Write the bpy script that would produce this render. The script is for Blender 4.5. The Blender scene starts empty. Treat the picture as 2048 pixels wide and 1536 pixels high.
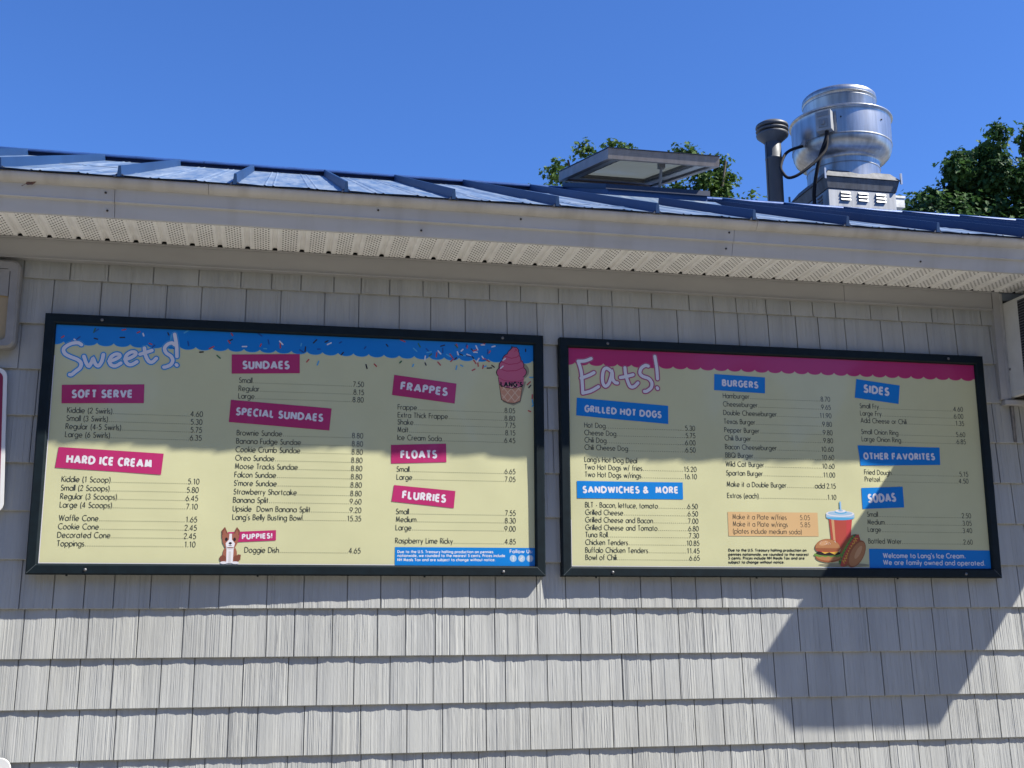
import bpy, bmesh, math, random
import numpy as np
from mathutils import Vector, Matrix

# ------------------------------------------------------------------ camera, sky, sun, exposure
SC = bpy.context.scene
C = SC.collection
cam_d = bpy.data.cameras.new("camera")
cam = bpy.data.objects.new("camera", cam_d); C.objects.link(cam); SC.camera = cam
cam_d.sensor_width = 36.0
cam_d.lens = 2339.946 / 2048 * 36.0
cam_d.clip_start = 0.05; cam_d.clip_end = 2000.0
_y, _p, _r = 0.20227821, 0.20429662, -0.00475151
_f = Vector((math.sin(_y)*math.cos(_p), math.cos(_y)*math.cos(_p), math.sin(_p)))
_rt = Vector((math.cos(_y), -math.sin(_y), 0)); _up = _rt.cross(_f)
_r2 = _rt*math.cos(_r) + _up*math.sin(_r); _u2 = -_rt*math.sin(_r) + _up*math.cos(_r)
M = Matrix((( _r2.x, _u2.x, -_f.x, 0.0), (_r2.y, _u2.y, -_f.y, -4.576756), (_r2.z, _u2.z, -_f.z, 1.6), (0, 0, 0, 1)))
cam.matrix_world = M

SUN = Vector((2.02, -1.0, 2.53)).normalized()
W = bpy.data.worlds.new("World"); SC.world = W; W.use_nodes = True
_bg = W.node_tree.nodes["Background"]
_sk = W.node_tree.nodes.new("ShaderNodeTexSky"); _sk.sky_type = 'NISHITA'; _sk.sun_disc = False
_sk.sun_elevation = math.asin(SUN.z); _sk.sun_rotation = math.atan2(SUN.x, SUN.y)
_sk.air_density = 1.0; _sk.dust_density = 0.25; _sk.ozone_density = 5.0; _sk.altitude = 100
_tint = W.node_tree.nodes.new("ShaderNodeMix"); _tint.data_type = 'RGBA'; _tint.blend_type = 'MULTIPLY'; _tint.inputs[0].default_value = 1.0
_tint.inputs[7].default_value = (0.49, 0.74, 1.16, 1)      # deep clear summer blue
W.node_tree.links.new(_sk.outputs[0], _tint.inputs[6]); W.node_tree.links.new(_tint.outputs[2], _bg.inputs[0]); _bg.inputs[1].default_value = 0.080
sun_d = bpy.data.lights.new("sun", 'SUN'); sun_d.energy = 5.0; sun_d.angle = math.radians(0.55); sun_d.color = (1.0, 0.95, 0.85)
sun = bpy.data.objects.new("sun", sun_d); C.objects.link(sun)
sun.rotation_euler = SUN.to_track_quat('Z', 'Y').to_euler()
SC.view_settings.view_transform = 'Standard'; SC.view_settings.look = 'None'
SC.view_settings.exposure = 1.12; SC.view_settings.gamma = 1.0; SC.view_settings.use_curve_mapping = False
SC.cycles.max_bounces = 8

# ------------------------------------------------------------------ helpers
def mat(name, col, rough=0.6, metal=0.0, spec=0.5, noise=None, bump=None, stretch=(1, 1, 1), coat=0.0, var=0.12, coat_rough=0.1):
    """principled material with procedural mottling (noise = scale) and relief (bump = (scale, strength))"""
    m = bpy.data.materials.new(name); m.use_nodes = True
    nt = m.node_tree; b = nt.nodes["Principled BSDF"]
    b.inputs["Base Color"].default_value = (*col, 1); b.inputs["Roughness"].default_value = rough
    b.inputs["Metallic"].default_value = metal; b.inputs["Specular IOR Level"].default_value = spec
    b.inputs["Coat Weight"].default_value = coat; b.inputs["Coat Roughness"].default_value = coat_rough
    tc = nt.nodes.new("ShaderNodeTexCoord"); mp = nt.nodes.new("ShaderNodeMapping"); mp.inputs["Scale"].default_value = stretch
    nt.links.new(tc.outputs["Object"], mp.inputs["Vector"])
    if noise:
        n = nt.nodes.new("ShaderNodeTexNoise"); n.inputs["Scale"].default_value = noise; n.inputs["Detail"].default_value = 6
        n.inputs["Roughness"].default_value = 0.6
        nt.links.new(mp.outputs[0], n.inputs["Vector"])
        r = nt.nodes.new("ShaderNodeValToRGB")
        r.color_ramp.elements[0].position = 0.3; r.color_ramp.elements[1].position = 0.7
        r.color_ramp.elements[0].color = (*[c*(1-var) for c in col], 1); r.color_ramp.elements[1].color = (*[min(1, c*(1+var)) for c in col], 1)
        nt.links.new(n.outputs["Fac"], r.inputs[0]); nt.links.new(r.outputs[0], b.inputs["Base Color"])
    if bump:
        n2 = nt.nodes.new("ShaderNodeTexNoise"); n2.inputs["Scale"].default_value = bump[0]; n2.inputs["Detail"].default_value = 4
        nt.links.new(mp.outputs[0], n2.inputs["Vector"])
        bp = nt.nodes.new("ShaderNodeBump"); bp.inputs["Strength"].default_value = bump[1]; bp.inputs["Distance"].default_value = bump[2] if len(bump) > 2 else 0.01
        nt.links.new(n2.outputs["Fac"], bp.inputs["Height"]); nt.links.new(bp.outputs[0], b.inputs["Normal"])
    return m

class MB:
    """collects faces with material slots and links them as ONE mesh object"""
    def __init__(s): s.v = []; s.f = []; s.m = []; s.sm = []
    def add(s, vs, fs, mi=0, smooth=False):
        o = len(s.v); s.v += [tuple(p) for p in vs]
        for f in fs: s.f.append(tuple(i+o for i in f)); s.m.append(mi); s.sm.append(smooth)
    def box(s, x0, x1, y0, y1, z0, z1, mi=0):
        s.add([(x0,y0,z0),(x1,y0,z0),(x1,y1,z0),(x0,y1,z0),(x0,y0,z1),(x1,y0,z1),(x1,y1,z1),(x0,y1,z1)],
              [(0,3,2,1),(4,5,6,7),(0,1,5,4),(1,2,6,5),(2,3,7,6),(3,0,4,7)], mi)
    def hexa(s, P, mi=0):
        s.add(P, [(0,3,2,1),(4,5,6,7),(0,1,5,4),(1,2,6,5),(2,3,7,6),(3,0,4,7)], mi)
    def prism_x(s, prof, x0, x1, mi=0, caps=True, closed=True, smooth=False, nx=1):
        """profile in (y, z), swept along x"""
        n = len(prof); vs = []
        for k in range(nx+1):
            x = x0+(x1-x0)*k/nx; vs += [(x, y, z) for y, z in prof]
        fs = []
        for k in range(nx):
            for i in range(n if closed else n-1):
                j = (i+1) % n; fs.append((k*n+i, k*n+j, (k+1)*n+j, (k+1)*n+i))
        s.add(vs, fs, mi, smooth)
        if caps and closed:
            s.add(vs[:n], [tuple(range(n))], mi); s.add(vs[nx*n:], [tuple(reversed(range(n)))], mi)
    def lathe(s, prof, c, seg=48, mi=0, smooth=True, a0=0, a1=2*math.pi):
        n = len(prof); vs = []; full = abs(a1-a0-2*math.pi) < 1e-6
        S = seg if full else seg+1
        for k in range(S):
            a = a0+(a1-a0)*k/seg; ca, sa = math.cos(a), math.sin(a)
            vs += [(c[0]+r*ca, c[1]+r*sa, c[2]+z) for r, z in prof]
        fs = []
        for k in range(seg):
            k2 = (k+1) % S
            for i in range(n-1): fs.append((k*n+i, k2*n+i, k2*n+i+1, k*n+i+1))
        s.add(vs, fs, mi, smooth)
    def tube(s, pts, r, seg=10, mi=0, caps=True):
        pts = [Vector(p) for p in pts]; rings = []
        up = Vector((0.13, 0.2, 0.97)).normalized()
        rs = r if isinstance(r, (list, tuple)) else [r]*len(pts)
        for i, p in enumerate(pts):
            t = (pts[min(i+1, len(pts)-1)]-pts[max(i-1, 0)]).normalized()
            a = t.cross(up)
            if a.length < 1e-3: a = t.cross(Vector((1, 0, 0)))
            a.normalize(); b = t.cross(a)
            rings.append([p+(a*math.cos(q)+b*math.sin(q))*rs[i] for q in [2*math.pi*k/seg for k in range(seg)]])
        vs = [v for R_ in rings for v in R_]; fs = []
        for i in range(len(pts)-1):
            for k in range(seg):
                k2 = (k+1) % seg; fs.append((i*seg+k, i*seg+k2, (i+1)*seg+k2, (i+1)*seg+k))
        s.add(vs, fs, mi, True)
        if caps: s.add(rings[0], [tuple(reversed(range(seg)))], mi); s.add(rings[-1], [tuple(range(seg))], mi)
    def build(s, name, mats, parent=None, bevel=None, origin=(0, 0, 0)):
        me = bpy.data.meshes.new(name); me.from_pydata([(x-origin[0], y-origin[1], z-origin[2]) for x, y, z in s.v], [], s.f)
        mats = mats if isinstance(mats, (list, tuple)) else [mats]
        for m in mats: me.materials.append(m)
        me.polygons.foreach_set("material_index", s.m); me.polygons.foreach_set("use_smooth", s.sm); me.update()
        o = bpy.data.objects.new(name, me); C.objects.link(o); o.location = origin
        if parent is not None:
            o.parent = parent; o.location = Vector(origin)-parent_world(parent)
        if bevel:
            b = o.modifiers.new("bevel", 'BEVEL'); b.width = bevel; b.segments = 2; b.limit_method = 'ANGLE'; b.angle_limit = math.radians(40)
        return o

def parent_world(p):
    v = Vector(p.location)
    while p.parent is not None: p = p.parent; v += p.location
    return v

def thing(name, label, cat, loc=(0, 0, 0), group=None):
    o = bpy.data.objects.new(name, None); C.objects.link(o); o.location = loc; o.empty_display_size = 0.1
    return tag(o, label, cat, group)
def tag(o, label, cat, group=None):
    o["label"] = label; o["category"] = cat
    if group: o["group"] = group
    return o

# ------------------------------------------------------------------ measures (metres; wall plane y = 0, camera on the -y side)
Z0, EXP = 2.7377, 0.178            # shingle course lines
FRZ0, FRZ1 = 2.983, 3.066          # frieze board
YE, ZE = -0.392, 3.200             # roof edge
SL = math.tan(math.radians(22.72)) # roof slope
YR = 2.02; ZR = ZE+SL*(YR-YE)      # ridge
XL, XR = -3.2, 7.5                 # ends of the building
SG = [(-0.8656, 1.7923, 1.9272, 0.9742), (1.1298, 1.7920, 1.9299, 0.9707)]   # sign x, z bottom, width, height
AX0, AX1, AZ0, AZ1 = 3.2, 3.85, 2.585, 3.02

# ------------------------------------------------------------------ materials
m_side = mat("siding_vinyl", (0.390, 0.395, 0.376), 0.62, spec=0.3, noise=3.5, var=0.085, stretch=(3, 1, 0.6), bump=(60, 0.25, 0.002))
m_back = mat("sheathing", (0.08, 0.08, 0.08), 0.9, noise=20)
m_trim = mat("trim_vinyl", (0.34, 0.335, 0.33), 0.5, spec=0.35, noise=3, var=0.06, stretch=(1, 1, 3), bump=(6, 0.05, 0.01))
m_fascia = mat("fascia_aluminium", (0.42, 0.42, 0.42), 0.42, spec=0.5, noise=2.5, var=0.06, stretch=(1, 3, 6), bump=(2.2, 0.25, 0.01))
m_gutter = mat("gutter_lip_paint", (0.44, 0.425, 0.405), 0.45, noise=3, var=0.10, stretch=(2, 1, 1), bump=(3, 0.15, 0.01))
m_roofdark = mat("roof_hem", (0.012, 0.022, 0.05), 0.5, noise=9)
m_frame = mat("frame_dark_green", (0.0035, 0.009, 0.0125), 0.55, spec=0.2, noise=30, var=0.25, bump=(40, 0.05, 0.002))
m_steel = mat("screw_steel", (0.16, 0.16, 0.165), 0.5, metal=0.7, noise=60)

def weather(m, scale, stretch, lo, p0=.35, p1=.6):
    """weathering streaks: a second, larger noise multiplied into the base colour"""
    nt = m.node_tree; b = nt.nodes["Principled BSDF"]; src = b.inputs["Base Color"].links[0].from_socket
    tc = nt.nodes.new("ShaderNodeTexCoord"); mp = nt.nodes.new("ShaderNodeMapping"); mp.inputs["Scale"].default_value = stretch
    n = nt.nodes.new("ShaderNodeTexNoise"); n.inputs["Scale"].default_value = scale; n.inputs["Detail"].default_value = 7
    r = nt.nodes.new("ShaderNodeValToRGB"); r.color_ramp.elements[0].position = p0; r.color_ramp.elements[1].position = p1
    r.color_ramp.elements[0].color = (*lo, 1); r.color_ramp.elements[1].color = (1, 1, 1, 1)
    mx = nt.nodes.new("ShaderNodeMix"); mx.data_type = 'RGBA'; mx.blend_type = 'MULTIPLY'; mx.inputs[0].default_value = 1
    nt.links.new(tc.outputs["Object"], mp.inputs[0]); nt.links.new(mp.outputs[0], n.inputs["Vector"]); nt.links.new(n.outputs["Fac"], r.inputs[0])
    nt.links.new(src, mx.inputs[6]); nt.links.new(r.outputs[0], mx.inputs[7]); nt.links.new(mx.outputs[2], b.inputs["Base Color"])
weather(m_side, 2.2, (5, 1, .5), (.91, .915, .93)); weather(m_side, 1.1, (1, 1, 1.6), (.93, .92, .90))
weather(m_fascia, 3.0, (4, 1, .7), (.90, .885, .865), .3, .5); weather(m_gutter, 3.0, (5, 1, .7), (.84, .82, .80), .32, .52)
# ------------------------------------------------------------------ ground
g = MB(); g.add([(-400, -400, 0), (400, -400, 0), (400, 400, 0), (-400, 400, 0)], [(0, 1, 2, 3)])
ground = g.build("ground", mat("worn_asphalt", (0.205, 0.191, 0.160), 0.9, noise=0.8, var=0.2, bump=(90, 0.5, 0.01))); ground["kind"] = "structure"

# ------------------------------------------------------------------ building
stand = thing("snack_stand", "low grey snack stand with shingle siding, vented eave and blue standing seam metal roof", "building", (0, 0, 0))

def siding():
    rng = np.random.default_rng(11)
    V = []; F = []; n0 = 0
    for k in range(-1, 16):
        zb = Z0-EXP*k; zt = zb+EXP if k >= 0 else FRZ0+.02
        fine = zb > 0.8
        # joints
        xs = []; x = XL+rng.uniform(0, .1)
        while x < XR: xs.append(x); x += rng.choice([0.106, 0.117, 0.129, 0.138, 0.166, 0.172])*rng.uniform(.97, 1.03)
        # columns
        edges = [XL]; kind = []
        ji = 0; x = XL
        while x < XR-1e-6:
            inside = fine and -1.25 < x < 3.75
            w = rng.choice([.0022, .003, .0038, .005, .007], p=[.2, .3, .25, .17, .08]) if inside else 0.05
            if ji < len(xs) and x+w >= xs[ji]:
                if xs[ji] > x+1e-5: edges.append(xs[ji]); kind.append(0); 
                edges.append(xs[ji]+0.0042); kind.append(1); x = xs[ji]+0.0042; ji += 1
            else:
                x = min(x+w, XR); edges.append(x); kind.append(0)
        edges = np.array(edges); kind = np.array(kind); nc = len(kind)
        # long-wave ripple plus fine grain, per column left/right offsets
        cx = (edges[:-1]+edges[1:])/2
        base = 0.0009*np.sin(cx*23+k*1.7)+0.0006*np.sin(cx*71+k*2.9)+0.0002*np.sin(cx*170+k)
        sid = np.cumsum(kind); amp = rng.uniform(.55, 1.35, sid.max()+2)[sid]
        sho = rng.uniform(-.0007, .0007, sid.max()+2)[sid]
        st = rng.normal(0, .00024, nc)*amp; til = rng.normal(0, .00020, nc)*amp
        st = np.where(rng.random(nc) < .04, st+.0006, st)
        L = base+sho+st-til; R = base+sho+st+til
        fr = np.array([0.0, 0.012, 0.2, 0.42, 0.64, 0.84, 1.0]) if fine else np.array([0.0, 1.0])
        nr = len(fr)
        zj = rng.normal(0, .0004, nc) 
        rows = []
        wobL = np.zeros(nc)
        for ri, q in enumerate(fr):
            z = zb+(zt-zb)*q
            depth = 0.012*(1-(z-zb)/EXP)+0.0008
            wob = rng.normal(0, .00019, nc)*amp if ri > 1 else 0
            yl = -(depth+L+wob); yr = -(depth+R+wob)
            if ri == 0: yl = yl+0.0016; yr = yr+0.0016
            yl = np.where(kind == 1, -(depth-.0085), yl); yr = np.where(kind == 1, -(depth-.0085), yr)
            zz = np.full(nc, z)+(zj if ri == 0 else 0)
            rows.append((np.stack([edges[:-1], yl, zz], 1), np.stack([edges[1:], yr, zz], 1)))
        vv = np.zeros((nr, nc, 2, 3))
        for ri, (a, b) in enumerate(rows): vv[ri, :, 0] = a; vv[ri, :, 1] = b
        # lip underside
        lip = vv[0].copy(); lip[:, :, 1] = 0.004
        vv = np.concatenate([lip[None], vv], 0); nr += 1
        idx = n0+np.arange(nr*nc*2).reshape(nr, nc, 2)
        V.append(vv.reshape(-1, 3)); n0 += nr*nc*2
        a = idx[:-1, :, 0]; b = idx[:-1, :, 1]; c = idx[1:, :, 1]; d = idx[1:, :, 0]
        F.append(np.stack([a, b, c, d], -1).reshape(-1, 4))
        a = idx[1:-1, :-1, 1]; b = idx[1:-1, 1:, 0]; c = idx[2:, 1:, 0]; d = idx[2:, :-1, 1]
        F.append(np.stack([a, b, c, d], -1).reshape(-1, 4))
    V = np.concatenate(V); F = np.concatenate(F)
    q = np.clip((.75-V[:, 0])/1.5, 0, 1); V[:, 1] += .020*q*q*(3-2*q)          # siding bent back at the left, added to lengthen the board's shadow
    me = bpy.data.meshes.new("siding"); me.from_pydata(V.tolist(), [], F.tolist()); me.materials.append(m_side); me.update()
    o = bpy.data.objects.new("siding", me); C.objects.link(o); o.parent = stand
    o["label"] = "grey vinyl shingle siding with combed wood grain"
    return o
siding()
b = MB(); b.box(XL, XR, 0.030, 0.12, 0, ZE-0.05); b.box(XL, XL+.12, .12, 2*YR-.12, 0, ZE-.05); b.box(XR-.12, XR, .12, 2*YR-.12, 0, ZE-.05); b.box(XL, XR, 2*YR-.12, 2*YR, 0, ZE-.05)
b.build("wall", m_back, stand)

# frieze board with its bottom lip and two butt joints
for x0, x1 in ((XL, 2.4205), (2.4225, 3.1405)):
    b = MB(); b.prism_x([(-.027, FRZ0+.007), (-.033, FRZ0+.004), (-.033, FRZ0-.001), (.0, FRZ0-.001), (.0, FRZ1+.004), (-.0275, FRZ1+.004)], x0, x1)
    b.build("frieze_board", m_trim, stand)
# narrow dark channel where soffit meets the wall
b = MB(); b.prism_x([(-.0285, FRZ1-.001), (-.036, FRZ1-.001), (-.036, FRZ1-.006), (-.0285, FRZ1-.006)], XL, 3.14)
b.build("soffit_channel", m_trim, stand)

# vented soffit : perforated flats between raised grooves
def soffit_material():
    m = bpy.data.materials.new("vented_soffit"); m.use_nodes = True; nt = m.node_tree; b = nt.nodes["Principled BSDF"]
    b.inputs["Roughness"].default_value = 0.5
    tc = nt.nodes.new("ShaderNodeTexCoord"); sp = nt.nodes.new("ShaderNodeSeparateXYZ"); nt.links.new(tc.outputs["Object"], sp.inputs[0])
    def math_(op, a, bb=None, c=None):
        n = nt.nodes.new("ShaderNodeMath"); n.operation = op
        for i, q in enumerate((a, bb, c)):
            if q is None: continue
            if isinstance(q, (int, float)): n.inputs[i].default_value = q
            else: nt.links.new(q, n.inputs[i])
        return n.outputs[0]
    P = 0.1058; X0 = -0.980
    u = math_('MULTIPLY', math_('FRACT', math_('DIVIDE', math_('SUBTRACT', sp.outputs[0], X0), P)), P)     # 0..P from groove centre
    S = 0.0103
    cu = math_('SUBTRACT', math_('MULTIPLY', math_('FRACT', math_('DIVIDE', math_('SUBTRACT', u, 0.0250), S)), S), S/2)
    # stagger alternate columns
    col = math_('FLOOR', math_('DIVIDE', math_('SUBTRACT', u, 0.0250), S))
    odd = math_('MULTIPLY', math_('MODULO', col, 2.0), 0.5)
    cv = math_('SUBTRACT', math_('MULTIPLY', math_('FRACT', math_('ADD', math_('DIVIDE', sp.outputs[1], 0.0260), odd)), 0.0260), 0.0260/2)
    d = math_('SQRT', math_('ADD', math_('MULTIPLY', cu, cu), math_('MULTIPLY', math_('MULTIPLY', cv, cv), 0.31)))
    hole = math_('LESS_THAN', d, 0.0031)
    inx = math_('MULTIPLY', math_('GREATER_THAN', u, 0.0250), math_('LESS_THAN', u, 0.0250+6*S))
    iny = math_('MULTIPLY', math_('GREATER_THAN', sp.outputs[1], -0.297), math_('LESS_THAN', sp.outputs[1], -0.034))
    fac = math_('MULTIPLY', hole, math_('MULTIPLY', inx, iny))
    n = nt.nodes.new("ShaderNodeTexNoise"); n.inputs["Scale"].default_value = 14; n.inputs["Detail"].default_value = 8
    r = nt.nodes.new("ShaderNodeValToRGB"); r.color_ramp.elements[0].position = .3; r.color_ramp.elements[1].position = .62
    r.color_ramp.elements[0].color = (.84, .83, .815, 1); r.color_ramp.elements[1].color = (.95, .945, .93, 1)
    nt.links.new(tc.outputs["Object"], n.inputs["Vector"]); nt.links.new(n.outputs["Fac"], r.inputs[0])
    mx = nt.nodes.new("ShaderNodeMix"); mx.data_type = 'RGBA'
    nt.links.new(fac, mx.inputs[0]); nt.links.new(r.outputs[0], mx.inputs[6]); mx.inputs[7].default_value = (.045, .035, .032, 1)
    nt.links.new(mx.outputs[2], b.inputs["Base Color"])
    return m
b = MB(); P = 0.1058; X0 = -0.980
xs = []; k0 = int((XL-X0)/P)-1
prof = []
for k in range(k0, k0+int((XR-XL)/P)+2):
    gx = X0+k*P
    prof += [(gx-.0105, 0.0), (gx-.0080, .010), (gx+.0, .0115), (gx+.0080, .010), (gx+.0105, 0.0), (gx+.0195, 0.0), (gx+.020, .0018), (gx+.0215, .0018), (gx+.022, 0)]
ZSF = 3.0672
vs = []; fs = []
for x, z in prof: vs += [(x, -0.311, ZSF+z), (x, -0.0315, ZSF+z)]
for i in range(len(prof)-1): fs.append((2*i, 2*i+1, 2*i+3, 2*i+2))
b.add(vs, fs)
soffit = b.build("soffit", soffit_material(), stand); soffit["label"] = "white perforated soffit panels"
b = MB(); b.box(XL, XR, -0.31, -0.0, ZSF+.016, ZSF+.03); b.build("soffit_backing", m_back, stand)
# dirt-dark open groove ends at the wall
# fascia (two flats and a bead) and rolled gutter lip
FJ = (-0.6026, 1.7848)
for x0, x1 in ((XL, FJ[0]-.0008), (FJ[0]+.0008, FJ[1]-.0008), (FJ[1]+.0008, XR)):
    b = MB()
    b.prism_x([(-.300, 3.066), (-.3135, 3.0625), (-.3165, 3.0655), (-.3310, 3.1135), (-.3400, 3.1150), (-.3432, 3.1165), (-.3440, 3.1190), (-.3440, 3.1230),
               (-.3545, 3.1655), (-.30, 3.1655)], x0, x1, nx=24)
    o = b.build("fascia", m_fascia, stand, bevel=0.0012)
GJ = (-0.2726, 1.8715)
for x0, x1 in ((XL, GJ[0]-.0007), (GJ[0]+.0007, GJ[1]-.0007), (GJ[1]+.0007, XR)):
    b = MB(); pr = [(-.33, 3.163), (-.3525, 3.1625), (-.362, 3.1635), (-.3725, 3.167), (-.3805, 3.1725), (-.3865, 3.180), (-.3895, 3.188), (-.3895, 3.1935), (-.386, 3.1965), (-.33, 3.1965)]
    b.prism_x(pr, x0, x1, smooth=True, nx=10); b.build("gutter_lip", m_gutter, stand)
# small fixing screws on the fascia
m_dark = mat("dark_screw", (.03, .025, .02), .6, noise=20)
def fsc(x, zz):
    y = -.3165-(zz-3.0655)*(.333-.3165)/(.046) if zz < 3.115 else -.3440-(zz-3.123)*.25
    b = MB(); b.lathe([(0, -.004), (.003, -.004), (.0042, -.0015), (.0042, 0)], (0, 0, 0), 10)
    b.v = [(x+p[0], y+p[2]-.0, zz+p[1]) for p in b.v]; b.build("screw", m_dark, stand)
for x, zz in ((-.634, 3.147), (-.628, 3.088), (.352, 3.148), (.52, 3.087), (.905, 3.149), (1.763, 3.150), (1.757, 3.09), (2.62, 3.087)): fsc(x, zz)

# roof
def roof_material():
    m = bpy.data.materials.new("blue_roof_metal"); m.use_nodes = True; nt = m.node_tree; b = nt.nodes["Principled BSDF"]
    tc = nt.nodes.new("ShaderNodeTexCoord"); mp = nt.nodes.new("ShaderNodeMapping"); mp.inputs["Scale"].default_value = (9, .9, .9)
    nt.links.new(tc.outputs["Object"], mp.inputs["Vector"])
    n = nt.nodes.new("ShaderNodeTexNoise"); n.inputs["Scale"].default_value = 2.4; n.inputs["Detail"].default_value = 9; n.inputs["Roughness"].default_value = .65
    nt.links.new(mp.outputs[0], n.inputs["Vector"])
    r = nt.nodes.new("ShaderNodeValToRGB"); r.color_ramp.elements[0].position = .36; r.color_ramp.elements[1].position = .68
    r.color_ramp.elements[0].color = (.085, .15, .265, 1); r.color_ramp.elements[1].color = (.28, .335, .40, 1)      # pale streaks: chalking, and sky glare painted into the colour
    nt.links.new(n.outputs["Fac"], r.inputs[0]); nt.links.new(r.outputs[0], b.inputs["Base Color"])
    b.inputs["Roughness"].default_value = .36; b.inputs["Metallic"].default_value = 0.25
    n2 = nt.nodes.new("ShaderNodeTexNoise"); n2.inputs["Scale"].default_value = 1.3; n2.inputs["Detail"].default_value = 5
    nt.links.new(mp.outputs[0], n2.inputs["Vector"])
    bp = nt.nodes.new("ShaderNodeBump"); bp.inputs["Strength"].default_value = .5; bp.inputs["Distance"].default_value = .012
    nt.links.new(n2.outputs["Fac"], bp.inputs["Height"]); nt.links.new(bp.outputs[0], b.inputs["Normal"])
    return m
m_roof = roof_material()
m_seam = mat("blue_seam_metal", (.013, .042, .118), .45, spec=.25, noise=3, var=.2, stretch=(1, .4, .4), bump=(9, .12, .004))
XR2 = 7.9; XL2 = -3.5
b = MB()
def rz(y): return ZE+SL*(y-YE)
rng = random.Random(5)
# panels with two pairs of pencil ribs per bay and a little oil-canning across
bx = 0.228-0.4065*9; xs = []
while bx < XR2:
    for fx, hz in ((.02, 0), (.10, 0), (.25, 0), (.265, .0030), (.28, 0), (.325, 0), (.34, .0030), (.355, 0), (.5, 0), (.645, 0), (.66, .0030), (.675, 0), (.72, 0), (.735, .0030), (.75, 0), (.9, 0), (.985, 0)):
        xs.append((bx+fx*.4065, hz, rng.uniform(-.15, .15) if fx == .02 else 0))
    bx += .4065
vs = []; fs = []; bay = 0
ys = [YE-.004, YE+.0005, -.2, -.06, -.02, .0, .02, .06, .3, .5, .62, .66, .69, .72, .76, .9, 1.25, 1.32, 1.36, 1.40, 1.47, 1.7, YR]
rip = {.0: .0028, -.02: .0017, .02: .0017, .69: .0030, .66: .0018, .72: .0018, 1.36: .0028, 1.32: .0015, 1.40: .0015}
ph = 0
for i, (x, hz, dj) in enumerate(xs):
    if dj: ph = dj; k1, k2, k3 = rng.uniform(.1, 1.3), rng.uniform(.1, 1.3), rng.uniform(.1, 1.3)
    for j, y in enumerate(ys):
        w = (0.0016*math.sin(x*31)+0.0011*math.sin(x*77+1)) if j < 2 else 0
        z = hz+(rip.get(y, 0)*(k1 if y < .3 else k2 if y < 1 else k3) if ph else 0)
        yy = y+(ph*.35 if y in rip else 0)
        vs.append((x, yy-abs(w)*2, rz(yy)+w*.7+z))
n = len(ys)
for i in range(len(xs)-1):
    for j in range(n-1): fs.append((i*n+j, (i+1)*n+j, (i+1)*n+j+1, i*n+j+1))
b.add(vs, fs)
b.add([(XL2, YR, ZR), (XR2, YR, ZR), (XR2, 2*YR-YE, ZE), (XL2, 2*YR-YE, ZE)], [(0, 1, 2, 3)])
roof = b.build("roof", m_roof, stand); roof["label"] = "blue standing seam metal roof"
b = MB(); b.prism_x([(YE-.003, ZE-.0052), (YE+.03, ZE-.0052+.03*SL), (YE+.03, ZE-.0022+.03*SL), (YE-.003, ZE-.0022)], XL2, XR2)
b.prism_x([(YE+.03, ZE+.03*SL-.004), (YR, ZR-.004), (2*YR-YE, ZE-.004), (2*YR-YE, ZE-.02), (YR, ZR-.03), (YE+.03, ZE-.02)], XL2, XR2)
b.build("drip_edge", m_roofdark, roof)
sx = 0.228-0.4065*9
HX0, HX1, HY0, HY1 = 1.655, 2.20, 0.985, 1.93
while sx < XR2:
    segs = [(YE-.006, YR-.12)]
    if HX0-.02 < sx < HX1+.02: segs = [(YE-.006, HY0-.24)]
    for y0, y1 in segs:
        b = MB(); h = .0375; hw = .0062; tw = .0045
        lo = []
        for y in (y0, y1):
            z = rz(y); lo.append([(sx-hw-.002, y, z-.002), (sx+hw+.002, y, z-.002), (sx+tw, y-.004, z+h), (sx-tw, y-.004, z+h)])
        b.add(lo[0]+lo[1], [(0, 1, 2, 3), (5, 4, 7, 6), (1, 5, 6, 2), (3, 2, 6, 7), (4, 0, 3, 7)])
        # folded foot at the eave
        b.add([(sx-.02, y0+.001, rz(y0)-.0045), (sx+.02, y0+.001, rz(y0)-.0045), (sx+hw+.004, y0+.001, rz(y0)+.008), (sx-hw-.004, y0+.001, rz(y0)+.008),
               (sx-.02, y0+.012, rz(y0+.012)-.0005), (sx+.02, y0+.012, rz(y0+.012)-.0005), (sx+hw+.004, y0+.012, rz(y0+.012)+.008), (sx-hw-.004, y0+.012, rz(y0+.012)+.008)],
              [(0, 1, 2, 3), (5, 4, 7, 6), (1, 5, 6, 2), (3, 2, 6, 7), (4, 0, 3, 7)], 1)
        b.build("standing_seam", [m_seam, m_roofdark], roof)
    sx += 0.4065
# ridge cap in lengths, on a closure strip coloured dark for the cap's shade
b = MB(); b.prism_x([(YR-.115, rz(YR-.115)-.002), (YR-.115, rz(YR-.115)+.036), (YR-.10, rz(YR-.10)+.036), (YR-.10, rz(YR-.10)-.002)], XL2, XR2)
b.build("ridge_closure", mat("closure_shade_blue", (.008, .02, .075), .5, noise=8), roof)
m_cap = mat("ridge_metal", (.03, .08, .24), .35, metal=.2, noise=4, var=.3, stretch=(2, 1, 1), bump=(3, .2, .01))
x = XL2
while x < XR2:
    x1 = min(x+3.05, XR2); b = MB()
    t = .0025; y0 = YR-.135
    b.prism_x([(y0, rz(y0)+.024), (y0-.002, rz(y0)+.030), (y0, rz(y0)+.038), (YR, ZR+.039), (2*YR-y0, rz(y0)+.038), (2*YR-y0, rz(y0)+.030), (YR, ZR+.0355)], x, x1-.004)
    b.build("ridge_cap", m_cap, roof); x = x1
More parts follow.
